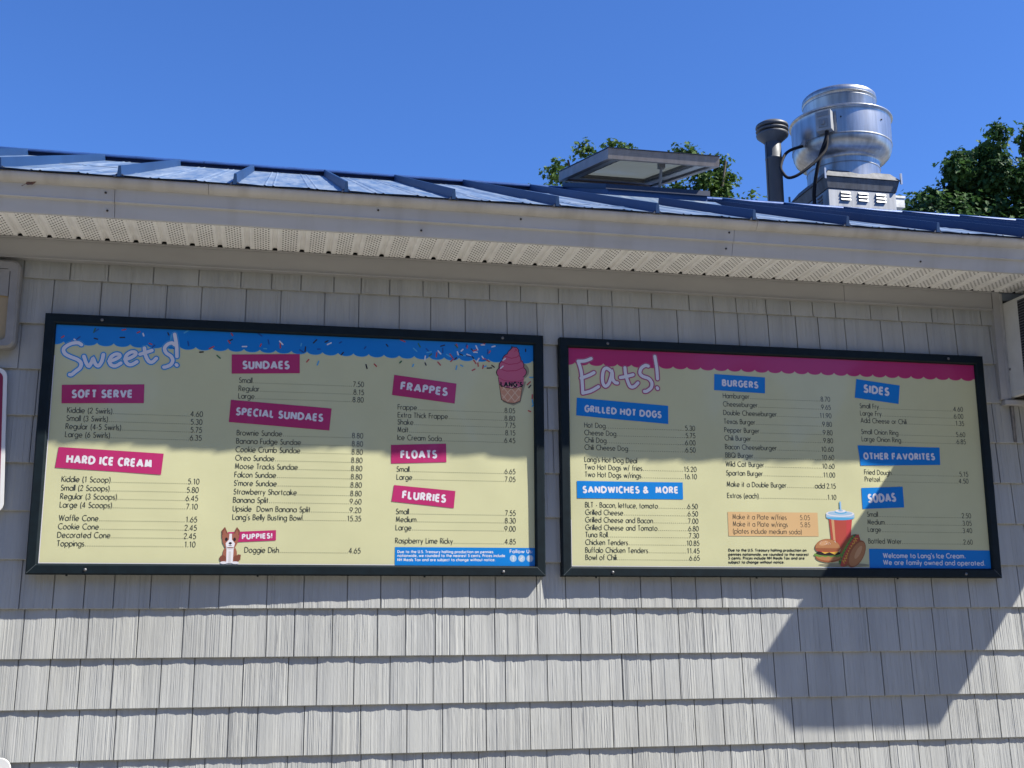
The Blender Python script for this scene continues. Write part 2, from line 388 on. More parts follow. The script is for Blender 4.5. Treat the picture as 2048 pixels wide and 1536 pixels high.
# right-hand trim beside the air conditioner
b = MB(); b.prism_x([(.0, AZ0-.012), (-.030, AZ0-.012), (-.030, FRZ1+.004), (0, FRZ1+.004)], 3.1435, 3.178); b.build("corner_trim", m_trim, stand, bevel=.003)
b = MB(); b.box(3.1785, 3.1995, -.02, .0, AZ0-.005, AZ1+.045); b.build("filler_panel", mat("weathered_filler", (.42, .42, .41), .7, noise=25, var=.3, stretch=(3, 1, .6)), stand)
b = MB(); b.box(3.1785, 4.1, -.016, .0, AZ1+.014, FRZ1+.004); b.build("lintel_board", mat("lintel_paint", (.16, .19, .23), .7, noise=6, var=.2), stand)
b = MB(); b.box(3.155, 4.0, -.040, .0, AZ0-.036, AZ0-.013); b.build("window_sill", m_trim, stand, bevel=.003)
b = MB(); b.box(3.196, 3.204, -.019, .0, 2.385, AZ0-.037); b.box(3.207, 3.211, -.017, .0, 2.385, AZ0-.037); b.build("joint_strip", mat("joint_grey", (.18, .17, .16), .8, noise=30, var=.4), stand)  # mottled dark grey strips at the joint below the sill

# ------------------------------------------------------------------ air conditioner in the window
ac = thing("air_conditioner", "off-white window air conditioner sticking out of the wall above the sill", "air conditioner", (3.525, -.02, AZ0))
m_ac = mat("ac_enamel", (.55, .55, .53), .4, noise=8, var=.08, bump=(12, .05, .003))
D1, D0 = .640, .565
b = MB(); b.hexa([(AX0, -D0, AZ0), (AX1, -D0, AZ0), (AX1, .0, AZ0), (AX0, .0, AZ0), (AX0, -D1, AZ1), (AX1, -D1, AZ1), (AX1, .0, AZ1), (AX0, .0, AZ1)])
b.build("casing", m_ac, ac, bevel=.006)
b = MB(); b.box(AX0-.0015, AX0+.02, -.47, -.125, 2.643, 3.003); vent = b.build("side_vent", mat("vent_black", (.012, .013, .016), .7, noise=20), ac)
b = MB()
for i in range(30):
    z = 2.649+i*.0120
    b.hexa([(AX0-.004, -.468, z), (AX0+.0, -.468, z), (AX0+.0, -.128, z), (AX0-.004, -.128, z), (AX0-.0022, -.468, z+.0045), (AX0+.001, -.468, z+.0045), (AX0+.001, -.128, z+.0045), (AX0-.0022, -.128, z+.0045)])
b.build("louvre", mat("louvre_grey", (.09, .095, .11), .5, noise=12), vent)
b = MB(); b.box(AX0-.002, AX0+.002, -.50, -.004, AZ0+.022, AZ0+.028); b.build("seam_strip", m_ac, ac)
b = MB(); b.lathe([(0, .004), (.004, .004), (.006, .001), (.006, 0)], (0, 0, 0), 12); b.v = [(AX0-p[2], -.03+p[0], 2.712+p[1]) for p in b.v]; b.build("screw", m_steel, ac)
b = MB(); b.box(AX0+.02, AX1-.02, -D0+.02, -.0, AZ0-.004, AZ0-.0005); b.build("base_pan", m_dark, ac)
LISTS= {'soft serve': [('Kiddie (2 Swirls)', 0.1005, 0.5972, 0.5911, '4.60'), ('Small (3 Swirls)', 0.1, 0.5664, 0.5905, '5.30'), ('Regular (4-5 Swirls)', 0.0994, 0.5357, 0.5906, '5.75'), ('Large (6 Swirls)', 0.0995, 0.5051, 0.5907, '6.35')], 'hard ice cream': [('Kiddie (1 Scoop)', 0.0991, 0.3387, 0.5909, '5.10'), ('Small (2 Scoops)', 0.0987, 0.3065, 0.5897, '5.80'), ('Regular (3 Scoops)', 0.099, 0.2752, 0.5891, '6.45'), ('Large (4 Scoops)', 0.0992, 0.2439, 0.5893, '7.10'), ('Waffle Cone', 0.0993, 0.1955, 0.5896, '1.65'), ('Cookie Cone', 0.0988, 0.1645, 0.5898, '2.45'), ('Decorated Cone', 0.0984, 0.1336, 0.5886, '2.45'), ('Toppings', 0.0992, 0.1027, 0.5881, '1.10')], 'sundaes': [('Small', 0.7204, 0.735, 1.2009, '7.50'), ('Regular', 0.7204, 0.7029, 1.2016, '8.15'), ('Large', 0.7204, 0.673, 1.2009, '8.80')], 'special sundaes': [('Brownie Sundae', 0.7207, 0.5297, 1.2018, '8.80'), ('Banana Fudge Sundae', 0.7202, 0.4976, 1.2019, '8.80'), ('Cookie Crumb Sundae', 0.7196, 0.4656, 1.2019, '8.80'), ('Oreo Sundae', 0.7197, 0.433, 1.2013, '8.80'), ('Moose Tracks Sundae', 0.7192, 0.4012, 1.2013, '8.80'), ('Falcon Sundae', 0.7193, 0.3688, 1.2014, '8.80'), ("S'more Sundae", 0.7188, 0.3365, 1.2008, '8.80'), ('Strawberry Shortcake', 0.7189, 0.3037, 1.2008, '8.80'), ('Banana Split', 0.7184, 0.2722, 1.2009, '9.60'), ('Upside  Down Banana Split', 0.7186, 0.239, 1.2009, '9.20'), ("Lang's Belly Busting Bowl", 0.7187, 0.2071, 1.201, '15.35')], 'puppies': [('Doggie Dish', 0.7679, 0.0846, 1.2016, '4.65')], 'frappes': [('Frappe', 1.3359, 0.6499, 1.8101, '8.05'), ('Extra Thick Frappe', 1.3364, 0.618, 1.8099, '8.80'), ('Shake', 1.3362, 0.5896, 1.8105, '7.75'), ('Malt', 1.336, 0.5591, 1.8103, '8.15'), ('Ice Cream Soda', 1.3364, 0.5281, 1.8101, '6.45')], 'floats': [('Small', 1.3357, 0.403, 1.8102, '6.65'), ('Large', 1.3362, 0.3717, 1.81, '7.05')], 'flurries': [('Small', 1.3356, 0.2371, 1.8099, '7.55'), ('Medium', 1.3354, 0.207, 1.8098, '8.30'), ('Large', 1.3353, 0.175, 1.8096, '9.00'), ('Raspberry Lime Ricky', 1.3347, 0.1249, 1.8094, '4.85')], 'grilled hot dogs': [('Hot Dog', 0.1012, 0.5996, 0.5771, '5.30'), ('Cheese Dog', 0.1013, 0.5687, 0.5774, '5.75'), ('Chili Dog', 0.1015, 0.5386, 0.5769, '6.00'), ('Chili Cheese Dog', 0.101, 0.5085, 0.5764, '6.50'), ("Lang's Hot Dog Deal", 0.1001, 0.4593, None, None), ('Two Hot Dogs w/ fries', 0.1002, 0.4288, 0.5776, '15.20'), ('Two Hot Dogs w/rings', 0.1004, 0.3984, 0.5779, '16.10')], 'sandwiches': [('BLT - Bacon, lettuce, tomato', 0.0995, 0.2755, 0.5766, '6.50'), ('Grilled Cheese', 0.0997, 0.2455, 0.5768, '6.50'), ('Grilled Cheese and Bacon', 0.0991, 0.2155, 0.577, '7.00'), ('Grilled Cheese and Tomato', 0.0992, 0.185, 0.5772, '6.80'), ('Tuna Roll', 0.0987, 0.1565, 0.5775, '7.30'), ('Chicken Tenders', 0.0982, 0.1261, 0.5777, '10.85'), ('Buffalo Chicken Tenders', 0.0976, 0.0952, 0.5771, '11.45'), ('Bowl of Chili', 0.0978, 0.0663, 0.5767, '6.65')], 'burgers': [('Hamburger', 0.7059, 0.743, 1.1907, '8.70'), ('Cheeseburger', 0.705, 0.7076, 1.1913, '9.65'), ('Double Cheeseburger', 0.7048, 0.671, 1.1917, '11.90'), ('Texas Burger', 0.7053, 0.6339, 1.1914, '9.80'), ('Pepper Burger', 0.7058, 0.5976, 1.1919, '9.80'), ('Chili Burger', 0.7056, 0.5633, 1.1918, '9.80'), ('Bacon Cheeseburger', 0.7061, 0.5265, 1.1922, '10.60'), ('BBQ Burger', 0.7059, 0.4911, 1.1927, '10.60'), ('Wild Cat Burger', 0.7056, 0.4545, 1.1924, '10.60'), ('Spartan Burger', 0.7061, 0.4173, 1.1928, '11.00'), ('Make it a Double Burger', 0.7061, 0.3706, 1.1925, 'add 2.15'), ('Extras (each)', 0.7067, 0.3234, 1.1922, '1.10')], 'plates': [('Make it a Plate w/fries', 0.726, 0.2362, 1.0699, '5.05'), ('Make it a Plate w/rings', 0.726, 0.2068, 1.0702, '5.85'), ('(plates include medium soda)', 0.726, 0.1774, None, None)], 'sides': [('Small Fry', 1.3275, 0.7199, 1.818, '4.60'), ('Large Fry', 1.3271, 0.6882, 1.817, '6.00'), ('Add Cheese or Chili', 1.3277, 0.6566, 1.818, '1.35'), ('Small Onion Ring', 1.327, 0.6075, 1.8192, '5.60'), ('Large Onion Ring', 1.3267, 0.5761, 1.8192, '6.85')], 'other favorites': [('Fried Dough', 1.3278, 0.4339, 1.8167, '5.15'), ('Pretzel', 1.3284, 0.4038, 1.8158, '4.50')], 'sodas': [('Small', 1.3279, 0.2543, 1.8151, '2.50'), ('Medium', 1.3274, 0.222, 1.8149, '3.05'), ('Large', 1.327, 0.1907, 1.8139, '3.40'), ('Bottled Water', 1.3263, 0.1418, 1.8121, '2.60')]}
BOXES= {'soft serve': ('SOFT SERVE', [(0.0752, 0.7021), (0.3715, 0.7152), (0.3736, 0.6422), (0.0788, 0.6316)], (0.1122, 0.6522), (0.3321, 0.6605), 0.0331), 'hard ice cream': ('HARD ICE CREAM', [(0.0809, 0.467), (0.4562, 0.4515), (0.4509, 0.3713), (0.0731, 0.39)], (0.1103, 0.4063), (0.4169, 0.3955), 0.0338), 'sundaes': ('SUNDAES', [(0.6889, 0.8452), (0.9484, 0.8575), (0.9509, 0.7807), (0.6921, 0.7694)], (0.7309, 0.7883), (0.9113, 0.7948), 0.0343), 'special sundaes': ('SPECIAL SUNDAES', [(0.6934, 0.6668), (1.0777, 0.6441), (1.0709, 0.5568), (0.6895, 0.5801)], (0.713, 0.6065), (1.0459, 0.5895), 0.0324), 'puppies': ('PUPPIES!', [(0.704, 0.1599), (0.8817, 0.1695), (0.8824, 0.1306), (0.7087, 0.1213)], (0.7567, 0.1325), (0.869, 0.1375), 0.0216), 'frappes': ('FRAPPES', [(1.3203, 0.7889), (1.5707, 0.7625), (1.5636, 0.6807), (1.3129, 0.7071)], (1.3448, 0.7281), (1.5341, 0.7086), 0.0356), 'floats': ('FLOATS', [(1.3121, 0.5073), (1.5306, 0.5185), (1.5325, 0.4442), (1.314, 0.4338)], (1.3502, 0.4533), (1.4953, 0.4581), 0.0342), 'flurries': ('FLURRIES', [(1.3266, 0.3497), (1.5689, 0.3309), (1.5625, 0.2629), (1.3177, 0.2855)], (1.3578, 0.296), (1.5309, 0.2823), 0.0337), 'grilled hot dogs': ('GRILLED HOT DOGS', [(0.0724, 0.7222), (0.4641, 0.7013), (0.4623, 0.6251), (0.0685, 0.6484)], (0.103, 0.663), (0.4334, 0.6475), 0.0304), 'sandwiches': ('SANDWICHES &  MORE', [(0.0668, 0.3805), (0.5159, 0.3834), (0.5155, 0.3139), (0.067, 0.3109)], (0.089, 0.331), (0.4967, 0.3369), 0.0302), 'burgers': ('BURGERS', [(0.672, 0.8444), (0.8991, 0.8383), (0.8955, 0.7691), (0.6684, 0.7752)], (0.7039, 0.7932), (0.8669, 0.7883), 0.031), 'sides': ('SIDES', [(1.3204, 0.8473), (1.5246, 0.8263), (1.5134, 0.7447), (1.307, 0.7643)], (1.3493, 0.7879), (1.4719, 0.7762), 0.0384), 'other favorites': ('OTHER FAVORITES', [(1.3048, 0.5572), (1.6937, 0.5585), (1.691, 0.4827), (1.3127, 0.4707)], (1.3285, 0.4962), (1.6687, 0.5024), 0.0313), 'sodas': ('SODAS', [(1.3097, 0.3751), (1.505, 0.3848), (1.5045, 0.2961), (1.3099, 0.2863)], (1.3367, 0.3114), (1.4697, 0.3196), 0.0394)}
SWEETS= [[(0.1347, 0.8591), (0.1227, 0.866), (0.1025, 0.8636), (0.0829, 0.8532), (0.0718, 0.8388), (0.0783, 0.8222), (0.0994, 0.8107), (0.1237, 0.8015), (0.1381, 0.7882), (0.1359, 0.7698), (0.1201, 0.7546), (0.1074, 0.7425), (0.1007, 0.7422)], [(0.1466, 0.8141), (0.157, 0.7889), (0.1673, 0.7769), (0.1758, 0.7934), (0.1803, 0.8067), (0.189, 0.788), (0.2011, 0.7797), (0.2122, 0.7985), (0.216, 0.8244)], [(0.2381, 0.7996), (0.2562, 0.8055), (0.2747, 0.818), (0.2735, 0.8268), (0.2597, 0.8277), (0.2453, 0.8168), (0.2395, 0.7996), (0.2472, 0.7852), (0.2625, 0.7822), (0.2809, 0.794)], [(0.2951, 0.8093), (0.3141, 0.8152), (0.3325, 0.8293), (0.3299, 0.8388), (0.3161, 0.8382), (0.301, 0.8265), (0.2965, 0.8093), (0.3051, 0.7927), (0.3204, 0.7897), (0.339, 0.8015)], [(0.3635, 0.8565), (0.3684, 0.8308), (0.3801, 0.8076), (0.3943, 0.8023), (0.4094, 0.8177)], [(0.349, 0.8315), (0.3714, 0.8398), (0.3917, 0.8481)], [(0.4741, 0.874), (0.4646, 0.8811), (0.4495, 0.8759), (0.4378, 0.8598), (0.4443, 0.8414), (0.4625, 0.8288), (0.4703, 0.8128), (0.4642, 0.7962), (0.4473, 0.7866), (0.439, 0.7848)], [(0.4719, 0.9158), (0.4812, 0.8728), (0.4849, 0.8283)], [(0.4844, 0.7963), (0.4866, 0.7941)]]
EATS= [[(0.1362, 0.8888), (0.1103, 0.8781), (0.0825, 0.8755)], [(0.0805, 0.8755), (0.0922, 0.8361), (0.0963, 0.7884), (0.0976, 0.7442)], [(0.0917, 0.8046), (0.123, 0.8168), (0.1476, 0.8301)], [(0.0975, 0.7421), (0.1322, 0.7522), (0.1658, 0.7718)], [(0.223, 0.8378), (0.2037, 0.8508), (0.1896, 0.8434), (0.1834, 0.8156), (0.1849, 0.7883), (0.1951, 0.7749), (0.2093, 0.7857), (0.2203, 0.8136), (0.2257, 0.8359), (0.2272, 0.807), (0.2373, 0.7923), (0.2477, 0.7906)], [(0.2809, 0.856), (0.2837, 0.8264), (0.2966, 0.7855), (0.3069, 0.7756), (0.3211, 0.7795), (0.3355, 0.7939)], [(0.2602, 0.8138), (0.287, 0.8196), (0.3153, 0.8276)], [(0.3821, 0.8669), (0.3694, 0.8692), (0.3514, 0.8567), (0.3451, 0.8357), (0.3575, 0.8223), (0.382, 0.8142), (0.3956, 0.7961), (0.3914, 0.7752), (0.3733, 0.7608), (0.3627, 0.759)], [(0.4118, 0.91), (0.4188, 0.8594), (0.4209, 0.8143)], [(0.4183, 0.7762), (0.4204, 0.7728)]]
# ------------------------------------------------------------------ lettering: a stroke alphabet after the geometric sans of the boards (cap height 1)
def arc(cx, cy, rx, ry, a0, a1, n=None):
    n = n or max(4, int(abs(a1-a0)/20))
    return [(cx+rx*math.cos(math.radians(a0+(a1-a0)*i/n)), cy+ry*math.sin(math.radians(a0+(a1-a0)*i/n))) for i in range(n+1)]
def circ(cx, cy, rx, ry=None): return arc(cx, cy, rx, ry or rx, 90, 450, 18)
X = .64; H_ = X/2
GL = {
'a': (.62, [circ(.31, H_, .31, H_), [(.62, X), (.62, 0)]]), 'b': (.62, [[(0, 1.06), (0, 0)], circ(.31, H_, .31, H_)]),
'c': (.48, [arc(.31, H_, .31, H_, 48, 312)]), 'd': (.62, [circ(.31, H_, .31, H_), [(.62, 1.06), (.62, 0)]]),
'e': (.62, [arc(.31, H_, .31, H_, 0, 318), [(.02, H_), (.62, H_)]]), 'f': (.30, [arc(.30, .84, .17, .20, 80, 180)+[(.13, 0)], [(0, .6), (.29, .6)]]),
'g': (.62, [circ(.31, H_, .31, H_), [(.62, X), (.62, -.04)]+arc(.33, -.04, .29, .27, 0, -145)]), 'h': (.48, [[(0, 1.06), (0, 0)], arc(.24, .38, .24, .25, 180, 0)+[(.48, 0)]]),
'i': (.0, [[(0, X), (0, 0)], [(0, .86), (0, .97)]]), 'j': (.05, [[(.05, X), (.05, -.3)], [(.05, .86), (.05, .97)]]),
'k': (.42, [[(0, 1.06), (0, 0)], [(.38, X), (.02, .30)], [(.12, .38), (.43, 0)]]), 'l': (.0, [[(0, 1.06), (0, 0)]]),
'm': (.84, [[(0, X), (0, 0)], arc(.21, .42, .21, .22, 180, 0)+[(.42, 0)], arc(.63, .42, .21, .22, 180, 0)+[(.84, 0)]]),
'n': (.48, [[(0, X), (0, 0)], arc(.24, .38, .24, .26, 180, 0)+[(.48, 0)]]), 'o': (.62, [circ(.31, H_, .31, H_)]),
'p': (.62, [[(0, X), (0, -.32)], circ(.31, H_, .31, H_)]), 'q': (.62, [circ(.31, H_, .31, H_), [(.62, X), (.62, -.32)]]),
'r': (.26, [[(0, X), (0, 0)], arc(.2, .42, .2, .22, 180, 65)]), 's': (.34, [arc(.17, .475, .15, .165, 45, 255)+arc(.17, .165, .17, .165, 75, -150)]),
't': (.30, [[(.14, .92), (.14, 0)], [(0, .6), (.29, .6)]]), 'u': (.46, [[(0, X), (0, .24)]+arc(.23, .24, .23, .24, 180, 360)+[(.46, X)], [(.46, .3), (.46, 0)]]),
'v': (.46, [[(0, X), (.23, 0)], [(.46, X), (.23, 0)]]), 'w': (.80, [[(0, X), (.2, 0)], [(.2, 0), (.4, X)], [(.4, X), (.6, 0)], [(.6, 0), (.8, X)]]),
'x': (.44, [[(0, X), (.44, 0)], [(.44, X), (0, 0)]]), 'y': (.48, [[(0, X), (.25, .02)], [(.48, X), (.12, -.32)]]), 'z': (.42, [[(0, X-.03), (.42, X-.03)], [(.40, X-.04), (.02, .04)], [(0, .03), (.42, .03)]]),
'A': (.74, [[(0, 0), (.37, 1)], [(.37, 1), (.74, 0)], [(.14, .3), (.60, .3)]]), 'B': (.50, [[(0, 0), (0, 1)], [(0, .97)]+[(.2, .97)]+arc(.22, .755, .22, .215, 90, -90)+[(0, .54)], [(0, .54), (.24, .54)]+arc(.24, .285, .26, .255, 90, -90)+[(0, .03)]]),
'C': (.78, [arc(.5, .5, .5, .5, 52, 308)]), 'D': (.70, [[(0, 0), (0, 1)], [(0, .97), (.22, .97)]+arc(.22, .5, .48, .47, 90, -90)+[(0, .03)]]),
'E': (.44, [[(0, 0), (0, 1)], [(0, .97), (.44, .97)], [(0, .52), (.42, .52)], [(0, .03), (.44, .03)]]), 'F': (.42, [[(0, 0), (0, 1)], [(0, .97), (.42, .97)], [(0, .52), (.40, .52)]]),
'G': (.92, [arc(.5, .5, .5, .5, 48, 360)+[(.58, .5)]]), 'H': (.62, [[(0, 0), (0, 1)], [(.62, 0), (.62, 1)], [(0, .52), (.62, .52)]]),
'I': (.0, [[(0, 0), (0, 1)]]), 'J': (.28, [[(.28, 1), (.28, .15)]+arc(.13, .15, .15, .15, 0, -120)]), 'K': (.56, [[(0, 0), (0, 1)], [(.52, 1), (.02, .50)], [(.12, .58), (.56, 0)]]),
'L': (.40, [[(0, 1), (0, 0)], [(0, .03), (.40, .03)]]), 'M': (.82, [[(.06, 0), (.14, 1)], [(.14, 1), (.41, .1)], [(.41, .1), (.68, 1)], [(.68, 1), (.76, 0)]]),
'N': (.64, [[(0, 0), (0, 1)], [(0, 1), (.64, 0)], [(.64, 0), (.64, 1)]]), 'O': (1.0, [circ(.5, .5, .5)]), 'P': (.46, [[(0, 0), (0, 1)], [(0, .97), (.2, .97)]+arc(.2, .73, .26, .24, 90, -90)+[(0, .49)]]),
'Q': (1.0, [circ(.5, .5, .5), [(.58, .38), (.96, .0)]]), 'R': (.50, [[(0, 0), (0, 1)], [(0, .97), (.2, .97)]+arc(.2, .73, .25, .24, 90, -90)+[(0, .49)], [(.18, .49), (.50, 0)]]),
'S': (.46, [arc(.24, .745, .19, .235, 35, 258)+arc(.23, .26, .24, .25, 78, -155)]), 'T': (.50, [[(.25, 0), (.25, .97)], [(0, .97), (.5, .97)]]),
'U': (.58, [[(0, 1), (0, .3)]+arc(.29, .3, .29, .3, 180, 360)+[(.58, 1)]]), 'V': (.66, [[(0, 1), (.33, 0)], [(.33, 0), (.66, 1)]]),
'W': (1.0, [[(0, 1), (.26, 0)], [(.26, 0), (.5, .95)], [(.5, .95), (.74, 0)], [(.74, 0), (1.0, 1)]]), 'X': (.6, [[(0, 0), (.58, 1)], [(.02, 1), (.6, 0)]]), 'Y': (.6, [[(0, 1), (.3, .45)], [(.6, 1), (.3, .45)], [(.3, .46), (.3, 0)]]),
'0': (.52, [circ(.26, .5, .26, .49)]), '1': (.40, [[(.10, .84), (.24, .97)], [(.26, 1.0), (.26, 0)]]), '2': (.50, [arc(.25, .73, .23, .25, 170, -20)+[(.40, .55), (.02, .04)], [(0, .03), (.5, .03)]]),
'3': (.48, [arc(.23, .745, .2, .235, 150, -90), arc(.23, .265, .25, .25, 90, -160)]), '4': (.56, [[(.40, 0), (.40, .98)], [(.40, .97), (.0, .28)], [(0, .27), (.56, .27)]]),
'5': (.48, [[(.44, .97), (.14, .97)], [(.14, .97), (.06, .55)], arc(.22, .32, .26, .31, 125, -140)]), '6': (.52, [circ(.26, .30, .26, .29), [(.36, .98), (.05, .44)]]),
'7': (.48, [[(0, .97), (.48, .97)], [(.46, .97), (.12, 0)]]), '8': (.48, [circ(.24, .755, .19, .22), circ(.24, .275, .24, .265)]), '9': (.52, [circ(.26, .70, .26, .29), [(.47, .56), (.16, .02)]]),
'.': (.10, [[(.05, .0), (.05, .12)]]), ',': (.03, [[(.05, .1), (0, -.14)]]), '-': (.24, [[(0, .34), (.24, .34)]]), '/': (.36, [[(0, -.12), (.36, 1.08)]]), "'": (.04, [[(.04, 1.06), (0, .78)]]),
'(': (.16, [arc(.40, .4, .40, .72, 125, 235)]), ')': (.16, [arc(-.24, .4, .40, .72, 55, -55)]), '!': (.0, [[(0, 1.04), (0, .32)], [(0, .0), (0, .12)]]), ':': (0, [[(0, 0), (0, .12)], [(0, .46), (0, .58)]]),
'&': (.66, [[(.66, .0), (.16, .62)]+arc(.28, .78, .17, .19, 200, -40)+[(.10, .42)]+arc(.22, .25, .22, .24, 140, 300)+[(.60, .42)]]),
}
def text_strokes(s, cap, track, space=.30, sx=1.0, narrow_o=1.0):
    """polylines and total width of a line of text"""
    out = []; x = 0.0
    for ch in s:
        if ch == ' ': x += space*cap; continue
        w, st = GL[ch]
        k = sx*(narrow_o if ch in 'OCGQ' else 1.0)
        for pl in st: out.append([(x+p[0]*cap*k, p[1]*cap) for p in pl])
        x += (w*k)*cap+track*cap
    return out, x-track*cap

class Art:
    """flat print on a board: u to the right, v up, each layer a hair in front of the one below"""
    def __init__(s, org, y, bulge): s.o = org; s.y = y; s.b = bulge; s.mb = MB(); s.n = 0
    def P(s, u, v, d):
        d = .0004+d*.36
        return (s.o[0]+u, s.y-s.b(u, v)-d, s.o[1]+v)
    def poly(s, pts, mi, layer=1.0):
        d = layer*.0004
        s.mb.add([s.P(u, v, d) for u, v in pts], [tuple(range(len(pts)))], mi)
    def quad(s, q, mi, layer=1.0, n=10):          # TL TR BR BL, cut into n columns
        (a, b_, c, e) = q; d = layer*.0004
        for i in range(n):
            t0, t1 = i/n, (i+1)/n
            L = lambda p, r, t: (p[0]+(r[0]-p[0])*t, p[1]+(r[1]-p[1])*t)
            pts = [L(e, c, t0), L(e, c, t1), L(a, b_, t1), L(a, b_, t0)]
            s.mb.add([s.P(u, v, d) for u, v in pts], [(0, 1, 2, 3)], mi)
    def ell(s, cu, cv, ru, rv, mi, layer=1.0, rot=0, a0=0, a1=360, n=20):
        r = math.radians(rot); pts = []
        for i in range(n if a1-a0 == 360 else n+1):
            a = math.radians(a0+(a1-a0)*i/n); x, y = ru*math.cos(a), rv*math.sin(a)
            pts.append((cu+x*math.cos(r)-y*math.sin(r), cv+x*math.sin(r)+y*math.cos(r)))
        s.poly(pts, mi, layer)
    def stroke(s, pl, t, mi, layer=1.0, caps=False):
        """ribbon of width t along a polyline"""
        s.n = (s.n+1) % 5; d = layer*.0004+s.n*.00004
        P = [np.array(p, float) for p in pl]; P = [P[0]]+[q for p_, q in zip(P[:-1], P[1:]) if np.hypot(*(q-p_)) > 1e-9]
        if len(P) < 2: return
        closed = np.hypot(*(P[0]-P[-1])) < 1e-7
        vs = []
        N = len(P)
        for i in range(N):
            a = P[i]-P[i-1] if i > 0 else (P[0]-P[-2] if closed else P[1]-P[0])
            b = P[i+1]-P[i] if i < N-1 else (P[1]-P[0] if closed else P[-1]-P[-2])
            a = a/np.hypot(*a); b = b/np.hypot(*b); m = a+b; l = np.hypot(*m)
            m = m/l if l > .3 else b
            nrm = np.array([-m[1], m[0]]); k = 1/max(.55, abs(m@b))
            vs += [P[i]+nrm*t/2*k, P[i]-nrm*t/2*k]
        s.mb.add([s.P(u, v, d) for u, v in vs], [(2*i+1, 2*i+3, 2*i+2, 2*i) for i in range(N-1)], mi)
        if caps:
            for q in (P[0], P[-1]):
                s.n = (s.n+1) % 5
                s.mb.add([s.P(q[0]+t/2*math.cos(a), q[1]+t/2*math.sin(a), layer*.0004+s.n*.00004+.00001) for a in [2*math.pi*j/12 for j in range(12)]], [tuple(range(12))], mi)
    def text(s, txt, u, v, cap, t, mi, track, layer=1.0, width=None, rot=0.0, space=.30, sx=1.0, caps=False, narrow_o=1.0):
        st, w = text_strokes(txt, cap, track, space, sx, narrow_o)
        k = width/w if width else 1.0; c_, s_ = math.cos(rot), math.sin(rot)
        for pl in st: s.stroke([(u+(x*k)*c_-y*s_, v+(x*k)*s_+y*c_) for x, y in pl], t, mi, layer, caps)
        return w*k
    def build(s, name, mats, parent): return s.mb.build(name, mats, parent)

def print_mat(name, col, var=.03, rough=.38):
    return mat(name, col, rough, spec=.35, noise=7, var=var, coat=.35, coat_rough=.07)
p_cream = print_mat("print_cream", (.500, .490, .288)); p_ink = print_mat("print_ink", (.028, .032, .028)); p_white = print_mat("print_white", (.62, .60, .63))
p_mag = print_mat("print_magenta", (.385, .022, .115)); p_blue = print_mat("print_blue", (.002, .165, .50)); p_cyan = print_mat("print_cyan", (.07, .32, .55))
p_pink = print_mat("print_pink", (.46, .10, .17)); p_pinkd = print_mat("print_deep_pink", (.38, .035, .09)); p_cone = print_mat("print_cone", (.50, .25, .15)); p_black = print_mat("print_black", (.02, .012, .015))
p_red = print_mat("print_red", (.42, .05, .05)); p_green = print_mat("print_green", (.03, .12, .05)); p_orange = print_mat("print_orange", (.54, .35, .17)); p_bun = print_mat("print_bun", (.36, .165, .07))
p_bund = print_mat("print_bun_brown", (.26, .085, .035)); p_purple = print_mat("print_purple", (.22, .05, .16)); p_rust = print_mat("print_rust", (.17, .055, .035)); p_lid = print_mat("print_lid_blue", (.30, .43, .57)); p_grey = print_mat("print_grey", (.5, .48, .48))
p_redl = print_mat("print_cup_red", (.36, .06, .042)); p_cheese = print_mat("print_cheese", (.58, .33, .05)); p_lett = print_mat("print_lettuce", (.12, .22, .04)); p_tan = print_mat("print_tan", (.48, .26, .13)); p_navy = print_mat("print_navy", (.01, .06, .25)); p_shadow = print_mat("print_shadow", (.25, .23, .15))

